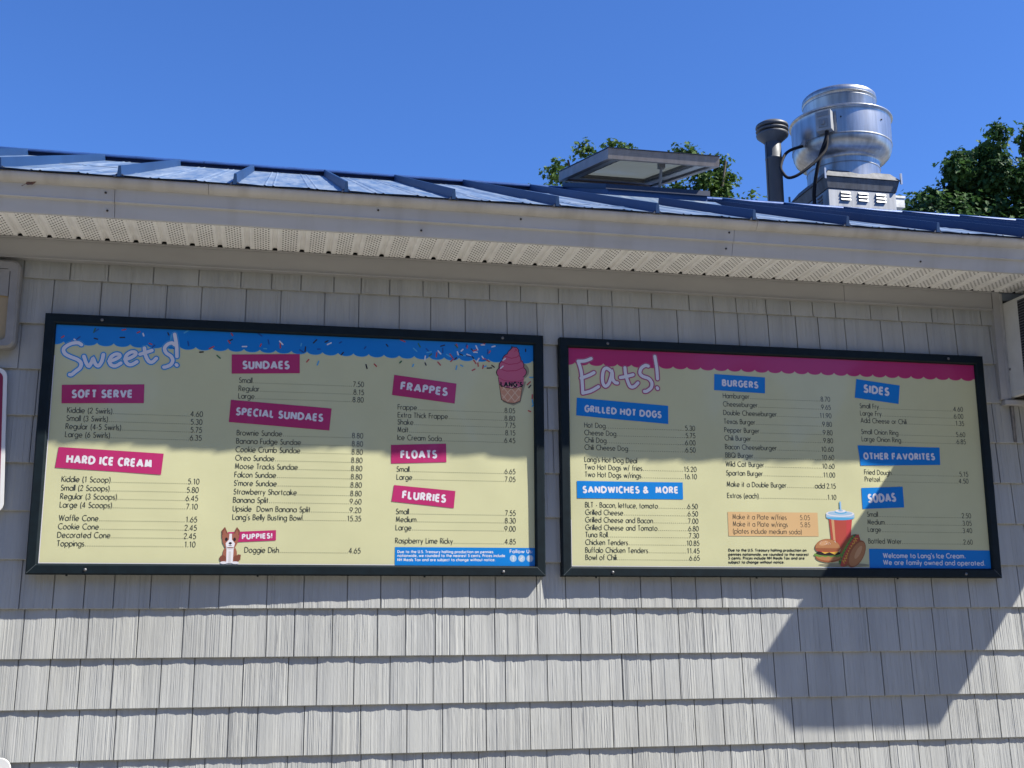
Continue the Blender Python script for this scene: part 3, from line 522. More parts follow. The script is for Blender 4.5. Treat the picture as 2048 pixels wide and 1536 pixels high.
m_mitre = mat('bare_mitre', (.10, .12, .13), .4, noise=40)
FW, FD, PD = .040, .046, .030          # frame width, frame depth, panel stand-off
def make_bulge(seed, H):
    r = random.Random(seed); ph = [r.uniform(0, 6.28) for _ in range(4)]
    def f(u, v):
        w = min(1, max(0, u/.10))*min(1, max(0, (1.92-u)/.10))
        q = max(0.0, 1-abs(v-.5)/.46)
        return w*q*(.0030*math.sin(u*5.6+ph[0])+.0022*math.sin(u*9.7+ph[1]+v*2)+.0008*math.sin(u*21+ph[2]+v*3)+.0005*math.sin(u*24+v*17+ph[3])+.0005*math.sin(u*13-v*22+ph[1]))
    return f
def board(i, label):
    x0, zb, w, h = SG[i]
    root = thing("menu_board", label, "menu board", (x0+w/2, -.012, zb))
    # mitred dark frame : four lengths, a raised inner lip on each
    def member(pts_out, pts_in):
        b = MB(); (a0, a1), (c0, c1) = pts_out, pts_in
        e = .0035
        def lerp(p, q, t): return (p[0]+(q[0]-p[0])*t, p[1]+(q[1]-p[1])*t)
        prof = [(0, -.004), (0, -FD+e), (.10, -FD), (.80, -FD), (.92, -FD+.004), (1.0, -PD-.004), (1.0, -.02)]
        vs = []
        for o_, n_ in ((a0, c0), (a1, c1)):
            for t, y in prof:
                q = lerp(o_, n_, t); vs.append((q[0], y, q[1]))
        n = len(prof); fs = [(j, j+1, n+j+1, n+j) for j in range(n-1)]
        b.add(vs, fs); return b
    g_ = .0004
    O = [(x0, zb), (x0+w, zb), (x0+w, zb+h), (x0, zb+h)]; I = [(x0+FW, zb+FW), (x0+w-FW, zb+FW), (x0+w-FW, zb+h-FW), (x0+FW, zb+h-FW)]
    for k in range(4):
        b = member((O[k], O[(k+1) % 4]), (I[k], I[(k+1) % 4])); b.build("frame_rail", m_frame, root)
    for k in (0, 1):           # bright bare mitre lines of the lower corners
        b = MB()
        (ax, az), (bx, bz) = O[k], I[k]
        s = 1 if k == 0 else -1
        P0 = (ax+s*.004, az+.004); P1 = (ax+(bx-ax)*.93, az+(bz-az)*.93)
        b.add([(P0[0]-s*.0004, -FD-.0003, P0[1]+.0004), (P0[0]+s*.0004, -FD-.0003, P0[1]-.0004), (P1[0]+s*.0004, -FD-.0003, P1[1]-.0004), (P1[0]-s*.0004, -FD-.0003, P1[1]+.0004)], [(0, 1, 2, 3)])
        b.build("mitre_joint", m_mitre, root)
    for u in (.205, .5*w if False else w-.17):
        for zz in (zb+FW*.42, zb+h-FW*.45):
            b = MB(); b.lathe([(0, .0035), (.0035, .0032), (.0058, .001), (.0062, -.0005)], (0, 0, 0), 14)
            b.v = [(x0+u+p[0], -FD-p[2], zz+p[1]) for p in b.v]
            sc = b.build("screw", m_steel, root)
    for u in (.14, .82, 1.45):     # drip screws under the lower rail
        b = MB(); b.lathe([(0, -.006), (.004, -.005), (.004, .001)], (x0+u, -.03, zb), 10); b.build("drain_plug", m_frame, root)
    b = MB(); b.box(x0+.01, x0+w-.01, -.018, -.012, zb+.01, zb+h-.01); b.build("back_plate", m_frame, root)
    bul = make_bulge(3+i*4, h)
    NXp, NZp = 90, 30; vs = []; fs = []
    for a in range(NXp+1):
        for c in range(NZp+1):
            u = FW-.004+(w-2*FW+.008)*a/NXp; v = FW-.004+(h-2*FW+.008)*c/NZp
            vs.append((x0+u, -PD-bul(u, v), zb+v))
    for a in range(NXp):
        for c in range(NZp): fs.append((a*(NZp+1)+c, (a+1)*(NZp+1)+c, (a+1)*(NZp+1)+c+1, a*(NZp+1)+c+1))
    b = MB(); b.add(vs, fs, 0, True)
    panel = b.build("panel", p_cream, root)
    def art(row=None, flat=None):
        """print that follows the bowed sheet: freely, with straight uprights (row), or as a flat decal (flat)"""
        f = bul
        if row is not None: f = lambda u, v: bul(u, row)+(bul(u, row+.03)-bul(u, row-.03))/.06*(v-row)+.0003
        if flat is not None:
            a_, c_ = flat; g0 = bul(a_, c_); gu = (bul(a_+.03, c_)-bul(a_-.03, c_))/.06; gv = (bul(a_, c_+.03)-bul(a_, c_-.03))/.06
            f = lambda u, v: g0+gu*(u-a_)+gv*(v-c_)+.0006
        return Art((x0, zb), -PD, f)
    return root, panel, art, w, h

def scallop(art, w, h, zc, drop, period, u_c, mi, trim_mi):
    """awning band with scalloped lower edge between the frame rails"""
    du = .0026; u = FW; top = h-FW+.001
    def edge(u):
        t = ((u-u_c)/period) % 1.0; s = 2*t-1
        return zc-drop*math.sqrt(max(0, 1-s*s*.985))
    while u < w-FW:
        u1 = min(u+du, w-FW); e0, e1 = edge(u), edge(u1)
        art.poly([(u, e0), (u1, e1), (u1, top), (u, top)], mi, 2)
        art.poly([(u, e0-.0020), (u1, e1-.0020), (u1, e1+.0002), (u, e0+.0002)], trim_mi, 1.4)
        u = u1

def price_list(art, rows, cap=.0206, base_w=None):
    t = cap*.112
    for (txt, u, v, ur, pr) in rows:
        n = txt.count(' ')
        wd = art.text(txt, u+t/2, v, cap, t, 0, .175, 1.6, space=.42, sx=.87)
        if pr is None: continue
        st, pw = text_strokes(pr, cap, .17, .30, .96)
        art.text(pr, ur-pw, v, cap, t, 0, .17, 1.6, space=.30, sx=.96)
        x = u+wd+.007; e = ur-pw-.006
        n = max(2, int((e-x)/.0075))
        for j in range(n):
            q = x+(e-x)*j/(n-1); s = .00115
            art.poly([(q-s, v), (q+s, v), (q+s, v+2*s), (q-s, v+2*s)], 0, 1.6)

def heading(art, bx, mi_box, cap_t=.235, caps=True):
    txt, quad, bl, br, cap = bx
    art.quad(quad, 0, 3, n=max(6, int((quad[1][0]-quad[0][0])/.03)))
    rot = math.atan2(br[1]-bl[1], br[0]-bl[0]); wd = math.hypot(br[0]-bl[0], br[1]-bl[1])
    t = cap*cap_t
    c_, s_ = math.cos(rot), math.sin(rot); o = t*.5
    art.text(txt, bl[0]+o*c_, bl[1]+o*.9, cap-t*.9, t, 1, .34, 4.6, width=wd-t, rot=rot, space=.42, sx=.92, narrow_o=.66)
rb1, pn1, art1, w1, h1 = board(0, "dark framed menu board headed Sweets! with a blue scalloped band and ice cream prices")
rb2, pn2, art2, w2, h2 = board(1, "dark framed menu board headed Eats! with a magenta scalloped band and grill prices")

# white margin of the print at the left and bottom edges
for (art, w, h, pn) in ((art1, w1, h1, pn1), (art2, w2, h2, pn2)):
    a = art(); a.quad([(FW, h-FW-.12), (FW+.0028, h-FW-.12), (FW+.0028, FW), (FW, FW)], 0, .8, n=1); a.quad([(FW, FW+.0026), (w-FW, FW+.0026), (w-FW, FW), (FW, FW)], 0, .9, n=60)
    a.build("print_margin", [p_white], pn)

a = art1(); scallop(a, w1, h1, .8735, .0150, .06045, .674, 0, 1); a.build("awning_band", [p_blue, p_cyan], pn1)
a = art2(); scallop(a, w2, h2, .8748, .0145, .0606, .0667, 0, 1); a.build("awning_band", [p_mag, p_pink], pn2)

# confetti sprinkles over the blue band
a = art1(); rng = random.Random(21)
spots = []
for i in range(66):
    spots.append((rng.uniform(.06, 1.86), rng.uniform(.862, .930)))
for i in range(30): spots.append((min(1.86, max(1.45, rng.gauss(1.66, .07))), rng.uniform(.835, .925)))
for u, v in ((.395, .842), (.575, .850), (.640, .834), (.98, .832), (1.02, .824), (1.21, .818), (1.245, .825), (1.345, .842), (1.395, .83), (1.445, .838), (1.50, .842), (1.57, .828), (1.64, .822), (1.88, .80), (1.868, .775), (1.872, .762), (1.882, .72), (1.885, .685), (1.87, .66), (1.883, .70), (1.705, .832), (1.72, .84)): spots.append((u, v))
for u, v in spots:
    if 1.72 < u < 1.865 and v < .90: 
        if v > .80: continue
    L_ = rng.choice([.010, .013, .016, .018]); r = rng.uniform(0, math.pi); mi = rng.choices([0, 1, 2, 3, 4, 5], [4, 3, 3, 1, 2, 2])[0]
    if v < .86 and mi == 1: mi = 0
    d = (math.cos(r)*L_/2, math.sin(r)*L_/2)
    a.stroke([(u-d[0], v-d[1]), (u+d[0], v+d[1])], .0052, mi, 4.4+rng.random()*1.2, caps=True)
a.build("sprinkles", [p_red, p_white, p_black, p_green, p_cyan, p_navy], pn1)

# hand-drawn titles : glow, outline, fill
def title(art, strokes, t, mats, parent):
    a = art()
    def smooth(pl):
        P = [np.array(p) for p in pl]
        if len(P) < 3: return pl
        out = []
        for i in range(len(P)-1):
            p0 = P[max(i-1, 0)]; p1 = P[i]; p2 = P[i+1]; p3 = P[min(i+2, len(P)-1)]
            for k in range(4):
                s = k/4; out.append(tuple(.5*((2*p1)+(-p0+p2)*s+(2*p0-5*p1+4*p2-p3)*s*s+(-p0+3*p1-3*p2+p3)*s**3)))
        return out+[tuple(P[-1])]
    for k, (tt, mi, ly) in enumerate(((t*1.75, 0, 4.0), (t*1.38, 1, 5.2), (t, 2, 6.6))):
        for pl in strokes: a.stroke(smooth(pl), tt, mi, ly, caps=True)
    return a.build("title_lettering", mats, parent)
title(art1, SWEETS, .0132, [p_cyan, p_blue, p_white], pn1)
title(art2, EATS, .0135, [p_pink, p_purple, p_white], pn2)

for nm, rows in LISTS.items():
    one = nm in ('soft serve', 'hard ice cream', 'sundaes', 'special sundaes', 'puppies', 'frappes', 'floats', 'flurries')
    if nm == 'plates':
        a = art2(row=.217); a.quad([(.7055, .2655), (1.1035, .2675), (1.1035, .1690), (.7055, .1665)], 0, 1.0, n=14)
        for (txt, u, v, ur, pr) in rows:
            a.text(txt, u, v, .0200, .0022, 1, .175, 1.8, space=.42, sx=.87)
            if pr: a.text(pr, ur-.046, v, .0200, .0020, 1, .20, 1.8)
        a.build("price_list", [p_orange, p_ink], pn2); continue
    a = (art1 if one else art2)(); price_list(a, rows); a.build("price_list", [p_ink], pn1 if one else pn2)
for nm, bx in BOXES.items():
    one = nm in ('soft serve', 'hard ice cream', 'sundaes', 'special sundaes', 'puppies', 'frappes', 'floats', 'flurries')
    a = (art1 if one else art2)(row=bx[2][1]+.015); heading(a, bx, 0); a.build("heading_label", [p_mag if one else p_blue, p_white], pn1 if one else pn2)

# blue notice boxes and small print
a = art1(row=.075); a.quad([(1.3343, .1098), (w1-FW, .1108), (w1-FW, FW), (1.3343, FW)], 0, 1.0, n=20)
for txt, u, v, ue in (("Due to the U.S. Treasury halting production on pennies", 1.3445, .0874, 1.719), ("nationwide, we rounded to the nearest 5 cents. Prices include", 1.3447, .0725, 1.7663), ("NH Meals Tax and are subject to change without notice.", 1.3449, .0564, 1.7277)):
    a.text(txt, u, v, .0098, .0021, 1, .28, 2.0, width=ue-u, rot=.006, space=.45)
a.text("Follow Us:", 1.7867, .0905, .0126, .0025, 1, .26, 2.0, width=.090, rot=.005, space=.4)
for k, cu in enumerate((1.7995, 1.8335, 1.867)):
    a.ell(cu, .0693, .0138, .0138, 2, 2.0)
    if k == 0:
        a.stroke([(cu+.0045, .0765), (cu+.001, .0765), (cu, .074), (cu, .060)], .0030, 1, 3.2); a.stroke([(cu-.0040, .0705), (cu+.0045, .0705)], .0028, 1, 3.2)
    elif k == 1:
        a.stroke([(cu+.001, .0775), (cu+.001, .0655)], .0030, 1, 3.2); a.stroke(arc(cu-.0025, .0650, .0040, .0040, 20, 380), .0026, 1, 3.2); a.stroke([(cu+.001, .0775), (cu+.0035, .0735), (cu+.006, .0728)], .0026, 1, 3.2)
    else:
        a.stroke([(cu-.0065, .0628), (cu+.0065, .0628), (cu+.0065, .0758), (cu-.0065, .0758), (cu-.0065, .0628)], .0022, 1, 3.2); a.stroke(circ(cu, .0693, .0032), .0018, 1, 3.2)
a.build("notice_box", [p_blue, p_white, p_lid], pn1)
a = art2(row=.078); a.quad([(1.3275, .1200), (w2-FW, .1170), (w2-FW, FW), (1.3250, FW)], 0, 1.0, n=20)
a.text("Welcome to Lang's Ice Cream.", 1.3911, .0830, .0190, .0038, 1, .27, 2.0, width=.380, rot=.002, space=.42)
a.text("We are family owned and operated.", 1.3899, .0548, .0190, .0038, 1, .27, 2.0, width=.472, rot=-.002, space=.42)
a.build("notice_box", [p_blue, p_white], pn2)
a = art2()
for txt, u, v, ue in (("Due to the U.S. Treasury halting production on", .7031, .1047, 1.0444), ("pennies nationwide, we rounded to the nearest", .7023, .0876, 1.0538), ("5 cents. Prices include NH Meals Tax and are", .7016, .0724, 1.0341), ("subject to change without notice.", .7009, .056, .9445)):
    a.text(txt, u, v, .0102, .0026, 0, .28, 2.0, width=ue-u, rot=.006, space=.45)
a.build("small_print", [p_ink], pn2)

# soft-serve emblem lettered LANG'S
a = art1(flat=(1.7965, .81)); cu = 1.7965
a.poly([(cu-.049, .782), (cu+.061, .782), (cu+.036, .694), (cu+.008, .681), (cu-.036, .694)], 6, 1.2)
a.ell(cu+.008, .826, .066, .045, 6, 1.3)
for (x, y, rx, ry, rot) in ((0, .818, .0645, .034, 4), (0, .846, .054, .034, 6), (.001, .872, .040, .028, 8), (.008, .893, .027, .022, 10)): a.ell(cu+x, y, rx, ry, 2, 2, rot)
a.poly([(cu+.000, .900), (cu-.012, .906), (cu+.004, .9255), (cu+.022, .924), (cu+.033, .912), (cu+.030, .903), (cu+.022, .900)], 2, 2.1)
a.poly([(cu-.056, .795), (cu+.050, .795), (cu+.037, .700), (cu+.012, .689), (cu-.016, .690), (cu-.043, .703)], 2, 2.2)
a.poly([(cu-.053, .786), (cu+.048, .790), (cu+.035, .702), (cu+.012, .692), (cu-.016, .693), (cu-.041, .705)], 1, 3.4)
for (x, y, rx, ry, rot) in ((0, .818, .061, .031, 4), (0, .846, .0505, .031, 6), (.001, .872, .037, .025, 8), (.008, .893, .024, .020, 10)): a.ell(cu+x, y, rx, ry, 0, 4+(.9-y), rot)
a.poly([(cu+.002, .903), (cu-.007, .907), (cu+.006, .922), (cu+.020, .921), (cu+.029, .912), (cu+.026, .906), (cu+.02, .903)], 0, 5)
for pl in ([(-.052, .832), (-.02, .822), (.02, .826), (.054, .842)], [(-.043, .860), (-.01, .850), (.025, .856), (.046, .868)], [(-.028, .884), (0, .876), (.022, .882), (.034, .892)], [(.012, .905), (.022, .912), (.014, .916)]):
    a.stroke([(cu+x, y) for x, y in pl], .0034, 3, 6)
for pl in ([(-.046, .832), (-.035, .842)], [(-.036, .866), (-.026, .874)]): a.stroke([(cu+x, y) for x, y in pl], .0050, 4, 6, caps=True)
for x in range(-2, 4):
    p0, p1 = (cu-.046+x*.030, .770), (cu-.046+x*.030+.060, .697)
    def cut(p, q):
        ins = lambda u, v: cu-.042 < u+.0 < cu+.042 and abs(u-cu+.002) < .034+(v-.70)*.115
        pts = [(p[0]+(q[0]-p[0])*t/24, p[1]+(q[1]-p[1])*t/24) for t in range(25)]; pts = [z for z in pts if ins(*z)]
        return [pts[0], pts[-1]] if len(pts) > 2 else None
    for q in (cut(p0, p1), cut((p0[0]+.06, p0[1]), (p1[0]-.06, p1[1]))):
        if q: a.stroke(q, .0030, 5, 4.6)
a.poly([(cu-.055, .800), (cu+.052, .800), (cu+.049, .768), (cu+.03, .757), (cu, .752), (cu-.03, .756), (cu-.050, .767)], 0, 3.8)
a.stroke([(cu-.050, .767), (cu-.03, .7555), (cu, .7515), (cu+.03, .7565), (cu+.049, .768)], .0026, 2, 5.8)
a.stroke([(cu-.053, .793), (cu-.03, .783), (cu, .779), (cu+.03, .782), (cu+.053, .792)], .0022, 3, 5.8)
a.text("LANG'S", cu-.0435, .7585, .0175, .0057, 2, .36, 7.0, width=.087, rot=.02, sx=.95, narrow_o=.72)
a.build("ice_cream_emblem", [p_pink, p_cone, p_black, p_pinkd, p_white, print_mat('print_waffle_line', (.62, .44, .30)), p_shadow], pn1)

# sitting puppy beside the PUPPIES! label
a = art1(flat=(.715, .105)); cu = .7150; R_, Wt, Dk, Nv, Bk = 0, 1, 2, 3, 4
a.stroke([(cu+.022, .066), (cu+.036, .060), (cu+.037, .073), (cu+.031, .074)], .0065, Dk, 3.6, caps=True)
a.ell(cu, .078, .026, .034, R_, 4)
for s in (-1, 1):
    a.ell(cu+s*.025, .061, .012, .013, Dk, 4.4); a.ell(cu+s*.021, .046, .013, .005, Wt, 5.2)
a.poly([(cu-.013, .100), (cu+.013, .100), (cu+.012, .044), (cu-.012, .044)], Wt, 5.4)
a.poly([(cu-.0045, .088), (cu+.0045, .088), (cu+.0045, .044), (cu-.0045, .044)], 5, 5.8)
for s in (-1, 1):
    a.poly([(cu+s*.010, .140), (cu+s*.032, .138), (cu+s*.033, .166), (cu+s*.022, .1795), (cu+s*.013, .160)], Dk, 6); a.poly([(cu+s*.015, .142), (cu+s*.027, .140), (cu+s*.028, .160), (cu+s*.022, .170), (cu+s*.017, .158)], R_, 6.6)
a.poly([(cu-.031, .148), (cu-.02, .155), (cu+.02, .155), (cu+.031, .148), (cu+.028, .122), (cu+.018, .103), (cu-.018, .103), (cu-.028, .122)], R_, 7.2)
a.poly([(cu-.0045, .154), (cu+.0045, .154), (cu+.0055, .132), (cu+.017, .118), (cu+.014, .104), (cu-.014, .104), (cu-.017, .118), (cu-.0055, .132)], Wt, 7.8)
for s in (-1, 1): a.ell(cu+s*.015, .133, .0048, .0068, Bk, 8.2)
a.ell(cu, .1185, .0060, .0042, Bk, 8.4); a.stroke([(cu-.006, .1105), (cu, .109), (cu+.006, .1105)], .0016, Bk, 8.4); a.stroke([(cu, .116), (cu, .109)], .0014, Bk, 8.4)
a.stroke([(cu-.015, .101), (cu, .097), (cu+.015, .101)], .0042, 5, 6.4)
a.build("puppy_picture", [print_mat('print_fox_brown', (.27, .098, .062)), p_white, p_rust, p_navy, p_black, p_grey], pn1)

# paper cup, burger and hot dog on the food board
a = art2(flat=(1.20, .16)); RD, LID, WH, BUN, BR, LT, CH, BK, TN, TOM = range(10)
a.ell(1.21, .052, .115, .008, 10, 1.2)
a.poly([(1.153, .246), (1.258, .242), (1.240, .120), (1.160, .120)], RD, 3)
a.poly([(1.232, .243), (1.258, .242), (1.240, .120), (1.224, .120)], TOM, 3.4)
a.poly([(1.163, .246), (1.176, .246), (1.178, .125), (1.170, .125)], TN, 3.4)
a.ell(1.2055, .249, .0640, .0115, 11, 4); a.poly([(1.1415, .249), (1.2695, .249), (1.2695, .264), (1.1415, .264)], LID, 4.3); a.ell(1.2055, .265, .0640, .0125, WH, 4.6); a.ell(1.2055, .266, .0565, .0095, LID, 4.9)
a.ell(1.208, .272, .028, .0075, 11, 5.2); a.ell(1.208, .276, .024, .0065, WH, 5.5); a.ell(1.208, .2775, .011, .004, LID, 5.7)
a.poly([(1.2045, .277), (1.2125, .277), (1.2125, .316), (1.2045, .316)], LID, 6); a.poly([(1.2045, .277), (1.2070, .277), (1.2070, .316), (1.2045, .316)], 11, 6.4)
# hot dog, leaning
def rp(cx, cy, pts, ang):
    c_, s_ = math.cos(ang), math.sin(ang); return [(cx+x*c_-y*s_, cy+x*s_+y*c_) for x, y in pts]
an = math.radians(57)
a.ell(1.238, .112, .078, .036, BR, 6, 57); a.ell(1.228, .116, .073, .014, LT, 6.5, 57)
a.stroke(rp(1.232, .117, [(-.072+k*.0072, (.007 if k % 2 else -.007)) for k in range(21)], an), .0062, 12, 6.9)
a.ell(1.240, .112, .080, .0165, RD, 7.1, 57); a.stroke(rp(1.240, .113, [(-.062+k*.0062, (.006 if k % 2 else -.006)) for k in range(21)], an), .0036, CH, 7.6)
a.ell(1.268, .098, .064, .033, BR, 8.0, 57); a.ell(1.271, .0975, .058, .027, BUN, 8.4, 57); a.ell(1.277, .105, .032, .010, TN, 8.8, 57)
# burger in front
a.ell(1.141, .083, .058, .021, BR, 9.2); a.ell(1.141, .088, .055, .019, BUN, 9.5)
for k in range(9): a.ell(1.088+k*.0132, .093-(.003 if k % 2 else 0), .011, .0065, LT, 9.8+.01*k)
a.ell(1.141, .100, .055, .0105, BK, 10.2); a.poly([(1.102, .110), (1.19, .109), (1.170, .094), (1.146, .104), (1.126, .097)], CH, 10.6); a.ell(1.140, .1125, .054, .008, TOM, 11.0)
a.ell(1.141, .120, .0585, .014, BR, 11.4)
a.ell(1.141, .118, .0585, .041, BR, 11.8, 0, 0, 180); a.ell(1.141, .121, .0545, .036, BUN, 12.2, 0, 0, 180); a.ell(1.124, .141, .022, .009, TN, 12.6, 14)
rr = random.Random(2)
for k in range(12): a.ell(1.141+rr.uniform(-.035, .035), .140+rr.uniform(-.006, .010), .0016, .0010, WH, 13.0, rr.uniform(0, 180), n=8)
a.build("food_picture", [p_redl, p_lid, p_white, p_bun, p_bund, p_lett, p_cheese, p_black, p_tan, p_red, p_shadow, p_cyan, p_green], pn2)

# ------------------------------------------------------------------ things at the left edge of the wall
def rrect(x0, x1, z0, z1, r, n=6):
    pts = []
    for cx, cz, a0 in ((x1-r, z0+r, -90), (x1-r, z1-r, 0), (x0+r, z1-r, 90), (x0+r, z0+r, 180)):
        pts += [(cx+r*math.cos(math.radians(a0+90*i/n)), cz+r*math.sin(math.radians(a0+90*i/n))) for i in range(n+1)]
    return pts
def plate(mb, pts, y0, y1, mi=0):
    n = len(pts); vs = [(x, y0, z) for x, z in pts]+[(x, y1, z) for x, z in pts]
    mb.add(vs, [tuple(range(n))]+[(i, n+i, n+(i+1) % n, (i+1) % n) for i in range(n)], mi)
lx0, lx1, lz0, lz1 = -1.40, -.9640, 2.622, 2.962
lamp = thing("wall_light", "grey rounded wall light box with a beige lens, above the white sign", "wall light", (-1.18, -.01, 2.62))
m_lbox = mat("light_box_grey", (.23, .22, .205), .55, noise=12, var=.15, bump=(20, .1, .004))
b = MB(); o_ = rrect(lx0, lx1, lz0, lz1, .030); i_ = rrect(lx0+.034, lx1-.034, lz0+.030, lz1-.034, .016); n = len(o_)
vs = [(x, -.008, z) for x, z in o_]+[(x, -.052, z) for x, z in o_]+[(x*.0+ (x+(lx0+lx1)/2*0), -.062, z) for x, z in rrect(lx0+.008, lx1-.008, lz0+.008, lz1-.008, .024)]+[(x, -.060, z) for x, z in i_]+[(x, -.040, z) for x, z in i_]
fs = []
for k in range(4):
    for i in range(n): fs.append((k*n+i, k*n+(i+1) % n, (k+1)*n+(i+1) % n, (k+1)*n+i))
b.add(vs, fs, 0); b.build("housing", m_lbox, lamp)
b = MB(); plate(b, rrect(lx0+.034, lx1-.034, lz0+.030, lz1-.034, .016), -.046, -.03); b.build("lens", mat("beige_lens", (.33, .25, .135), .35, noise=6, var=.1), lamp)
b = MB(); b.hexa([(lx0+.04, -.056, 2.856), (lx1-.037, -.056, 2.822), (lx1-.037, -.0465, 2.822), (lx0+.04, -.0465, 2.856), (lx0+.04, -.060, lz1-.037), (lx1-.037, -.060, lz1-.037), (lx1-.037, -.0465, lz1-.037), (lx0+.04, -.0465, lz1-.037)]); b.build("upper_cover", m_lbox, lamp)  # grey plate with a slanted lower edge over the top of the lens

ws = thing("wall_sign", "white sign with a maroon border line and rounded corner, left edge beside the menu board", "sign", (-1.2, -.012, 2.0))
m_sw = mat("sign_white", (.60, .60, .59), .4, noise=5, var=.05); m_mar = mat("sign_maroon", (.20, .012, .045), .4, noise=9, var=.1)
tl = math.radians(3.0)
def tilt(pts, c=(-.985, 2.54)): return [(c[0]+(x-c[0])*math.cos(tl)-(z-c[1])*math.sin(tl), c[1]+(x-c[0])*math.sin(tl)+(z-c[1])*math.cos(tl)) for x, z in pts]
b = MB(); plate(b, tilt(rrect(-1.40, -.989, 2.015, 2.556, .034)), -.019, -.014); face = b.build("sign_face", m_sw, ws)
b = MB(); O2 = tilt(rrect(-1.386, -1.0025, 2.03, 2.542, .026)); I2 = tilt(rrect(-1.372, -1.0155, 2.044, 2.528, .018)); n = len(O2)
b.add([(x, -.0194, z) for x, z in O2]+[(x, -.0194, z) for x, z in I2], [(i, (i+1) % n, n+(i+1) % n, n+i) for i in range(n)]); b.build("border_line", m_mar, face)
b = MB()
for z in (2.5, 2.08): b.box(-1.3, -1.2, -.0145, -.004, z-.02, z+.02)
b.build("mounting_batten", m_sw, ws)

cs = thing("corner_plaque", "small white plaque with a rounded top corner at the bottom left of the shingles", "plaque", (-1.1, -.012, .9))
b = MB(); plate(b, rrect(-1.30, -.866, .86, 1.157, .040), -.024, -.016); b.build("plaque_face", m_sw, cs, bevel=.002)
b = MB(); b.box(-1.2, -1.0, -.0165, -.004, .92, .95); b.build("mounting_batten", m_sw, cs)

rb1.rotation_euler.z = .0015
# ------------------------------------------------------------------ dead leaf caught on the fascia
b = MB(); y0 = -.3625
prof = [(-.020, -.006), (-.012, -.010), (.004, -.006), (.014, .001), (.020, .008), (.008, .009), (-.006, .004), (-.016, .001)]
b.add([(-.886+x, y0-.004*abs(x)/.02-(.003 if i % 2 else 0), 3.161+z) for i, (x, z) in enumerate(prof)], [(0, 1, 2, 6, 7), (2, 3, 4, 5, 6)])
b.add([(-.886-.020, y0-.004, 3.155), (-.886-.034, y0-.001, 3.148), (-.886-.032, y0-.001, 3.146), (-.886-.019, y0-.004, 3.154)], [(0, 1, 2, 3)])
lf = b.build("dead_leaf", mat("dead_leaf_brown", (.13, .065, .045), .8, noise=60, var=.3), None)
tag(lf, "small curled brown dead leaf stuck under the gutter lip", "leaf")
T1B= [(4.0, 8.25, 0.146), (4.27, 8.35, 0.125), (4.15, 8.08, 0.175), (4.53, 8.15, 0.161), (4.49, 8.41, 0.081), (4.78, 8.49, 0.111), (5.03, 8.5, 0.081), (5.3, 8.49, 0.067), (5.77, 8.51, 0.105), (5.97, 8.5, 0.127), (6.44, 8.44, 0.135), (6.51, 8.22, 0.15), (6.15, 8.15, 0.194), (6.38, 7.96, 0.209), (6.58, 8.03, 0.142), (6.65, 7.85, 0.105), (5.75, 7.89, 0.222), (6.8, 7.81, 0.052), (3.58, 7.79, 0.043), (3.81, 7.78, 0.058), (4.37, 7.9, 0.219), (5.29, 8.13, 0.251), (4.83, 8.02, 0.294)]
T2B= [(11.0, 8.81, 0.131), (11.2, 9.05, 0.176), (11.39, 9.36, 0.194), (11.49, 9.6, 0.115), (11.81, 9.72, 0.134), (11.79, 9.45, 0.231), (12.11, 10.0, 0.134), (12.11, 9.72, 0.232), (12.48, 9.98, 0.153), (12.5, 9.65, 0.251), (12.9, 10.12, 0.181), (13.14, 10.04, 0.289), (11.61, 9.09, 0.247), (12.01, 9.24, 0.293), (12.5, 9.18, 0.357), (12.96, 9.31, 0.403), (13.49, 10.02, 0.499), (14.14, 10.26, 0.64), (13.51, 9.25, 0.63), (14.6, 9.81, 0.823), (12.07, 8.77, 0.531), (13.06, 8.75, 0.625), (14.18, 8.82, 0.812)]
def spl(P, n=8):
    P = [Vector(p) for p in P]; out = []
    for i in range(len(P)-1):
        p0 = P[max(i-1, 0)]; p1 = P[i]; p2 = P[i+1]; p3 = P[min(i+2, len(P)-1)]
        for k in range(n):
            s = k/n; out.append(.5*((2*p1)+(-p0+p2)*s+(2*p0-5*p1+4*p2-p3)*s*s+(-p0+3*p1-3*p2+p3)*s**3))
    return out+[P[-1]]
# ------------------------------------------------------------------ roof hatch, propped open
hatch = thing("roof_hatch", "propped-open skylight hatch with a taupe metal lid on a blue flashed curb", "roof hatch", (1.93, 1.45, rz(1.45)))
m_curb = mat("curb_flashing", (.014, .045, .14), .4, noise=4, var=.25, bump=(8, .2, .006))
m_lid = mat("lid_taupe", (.235, .205, .188), .5, noise=10, var=.2, stretch=(3, 1, 1), bump=(15, .08, .003))
m_lin = mat("lid_inner_white", (.62, .60, .56), .5, noise=8, var=.12)
CX0, CX1, CY0, CY1 = 1.655, 2.205, .985, 1.885
b = MB(); t = .03
def cz(y): return rz(y)+.083+(.060-.083)*(y-CY0)/(CY1-CY0)
for (x0, x1, y0, y1) in ((CX0, CX1, CY0, CY0+t), (CX0, CX1, CY1-t, CY1), (CX0, CX0+t, CY0+t, CY1-t), (CX1-t, CX1, CY0+t, CY1-t)):
    b.hexa([(x0, y0, rz(y0)-.02), (x1, y0, rz(y0)-.02), (x1, y1, rz(y1)-.02), (x0, y1, rz(y1)-.02), (x0, y0, cz(y0)), (x1, y0, cz(y0)), (x1, y1, cz(y1)), (x0, y1, cz(y1))])
curb = b.build("curb", m_curb, hatch)
b = MB()
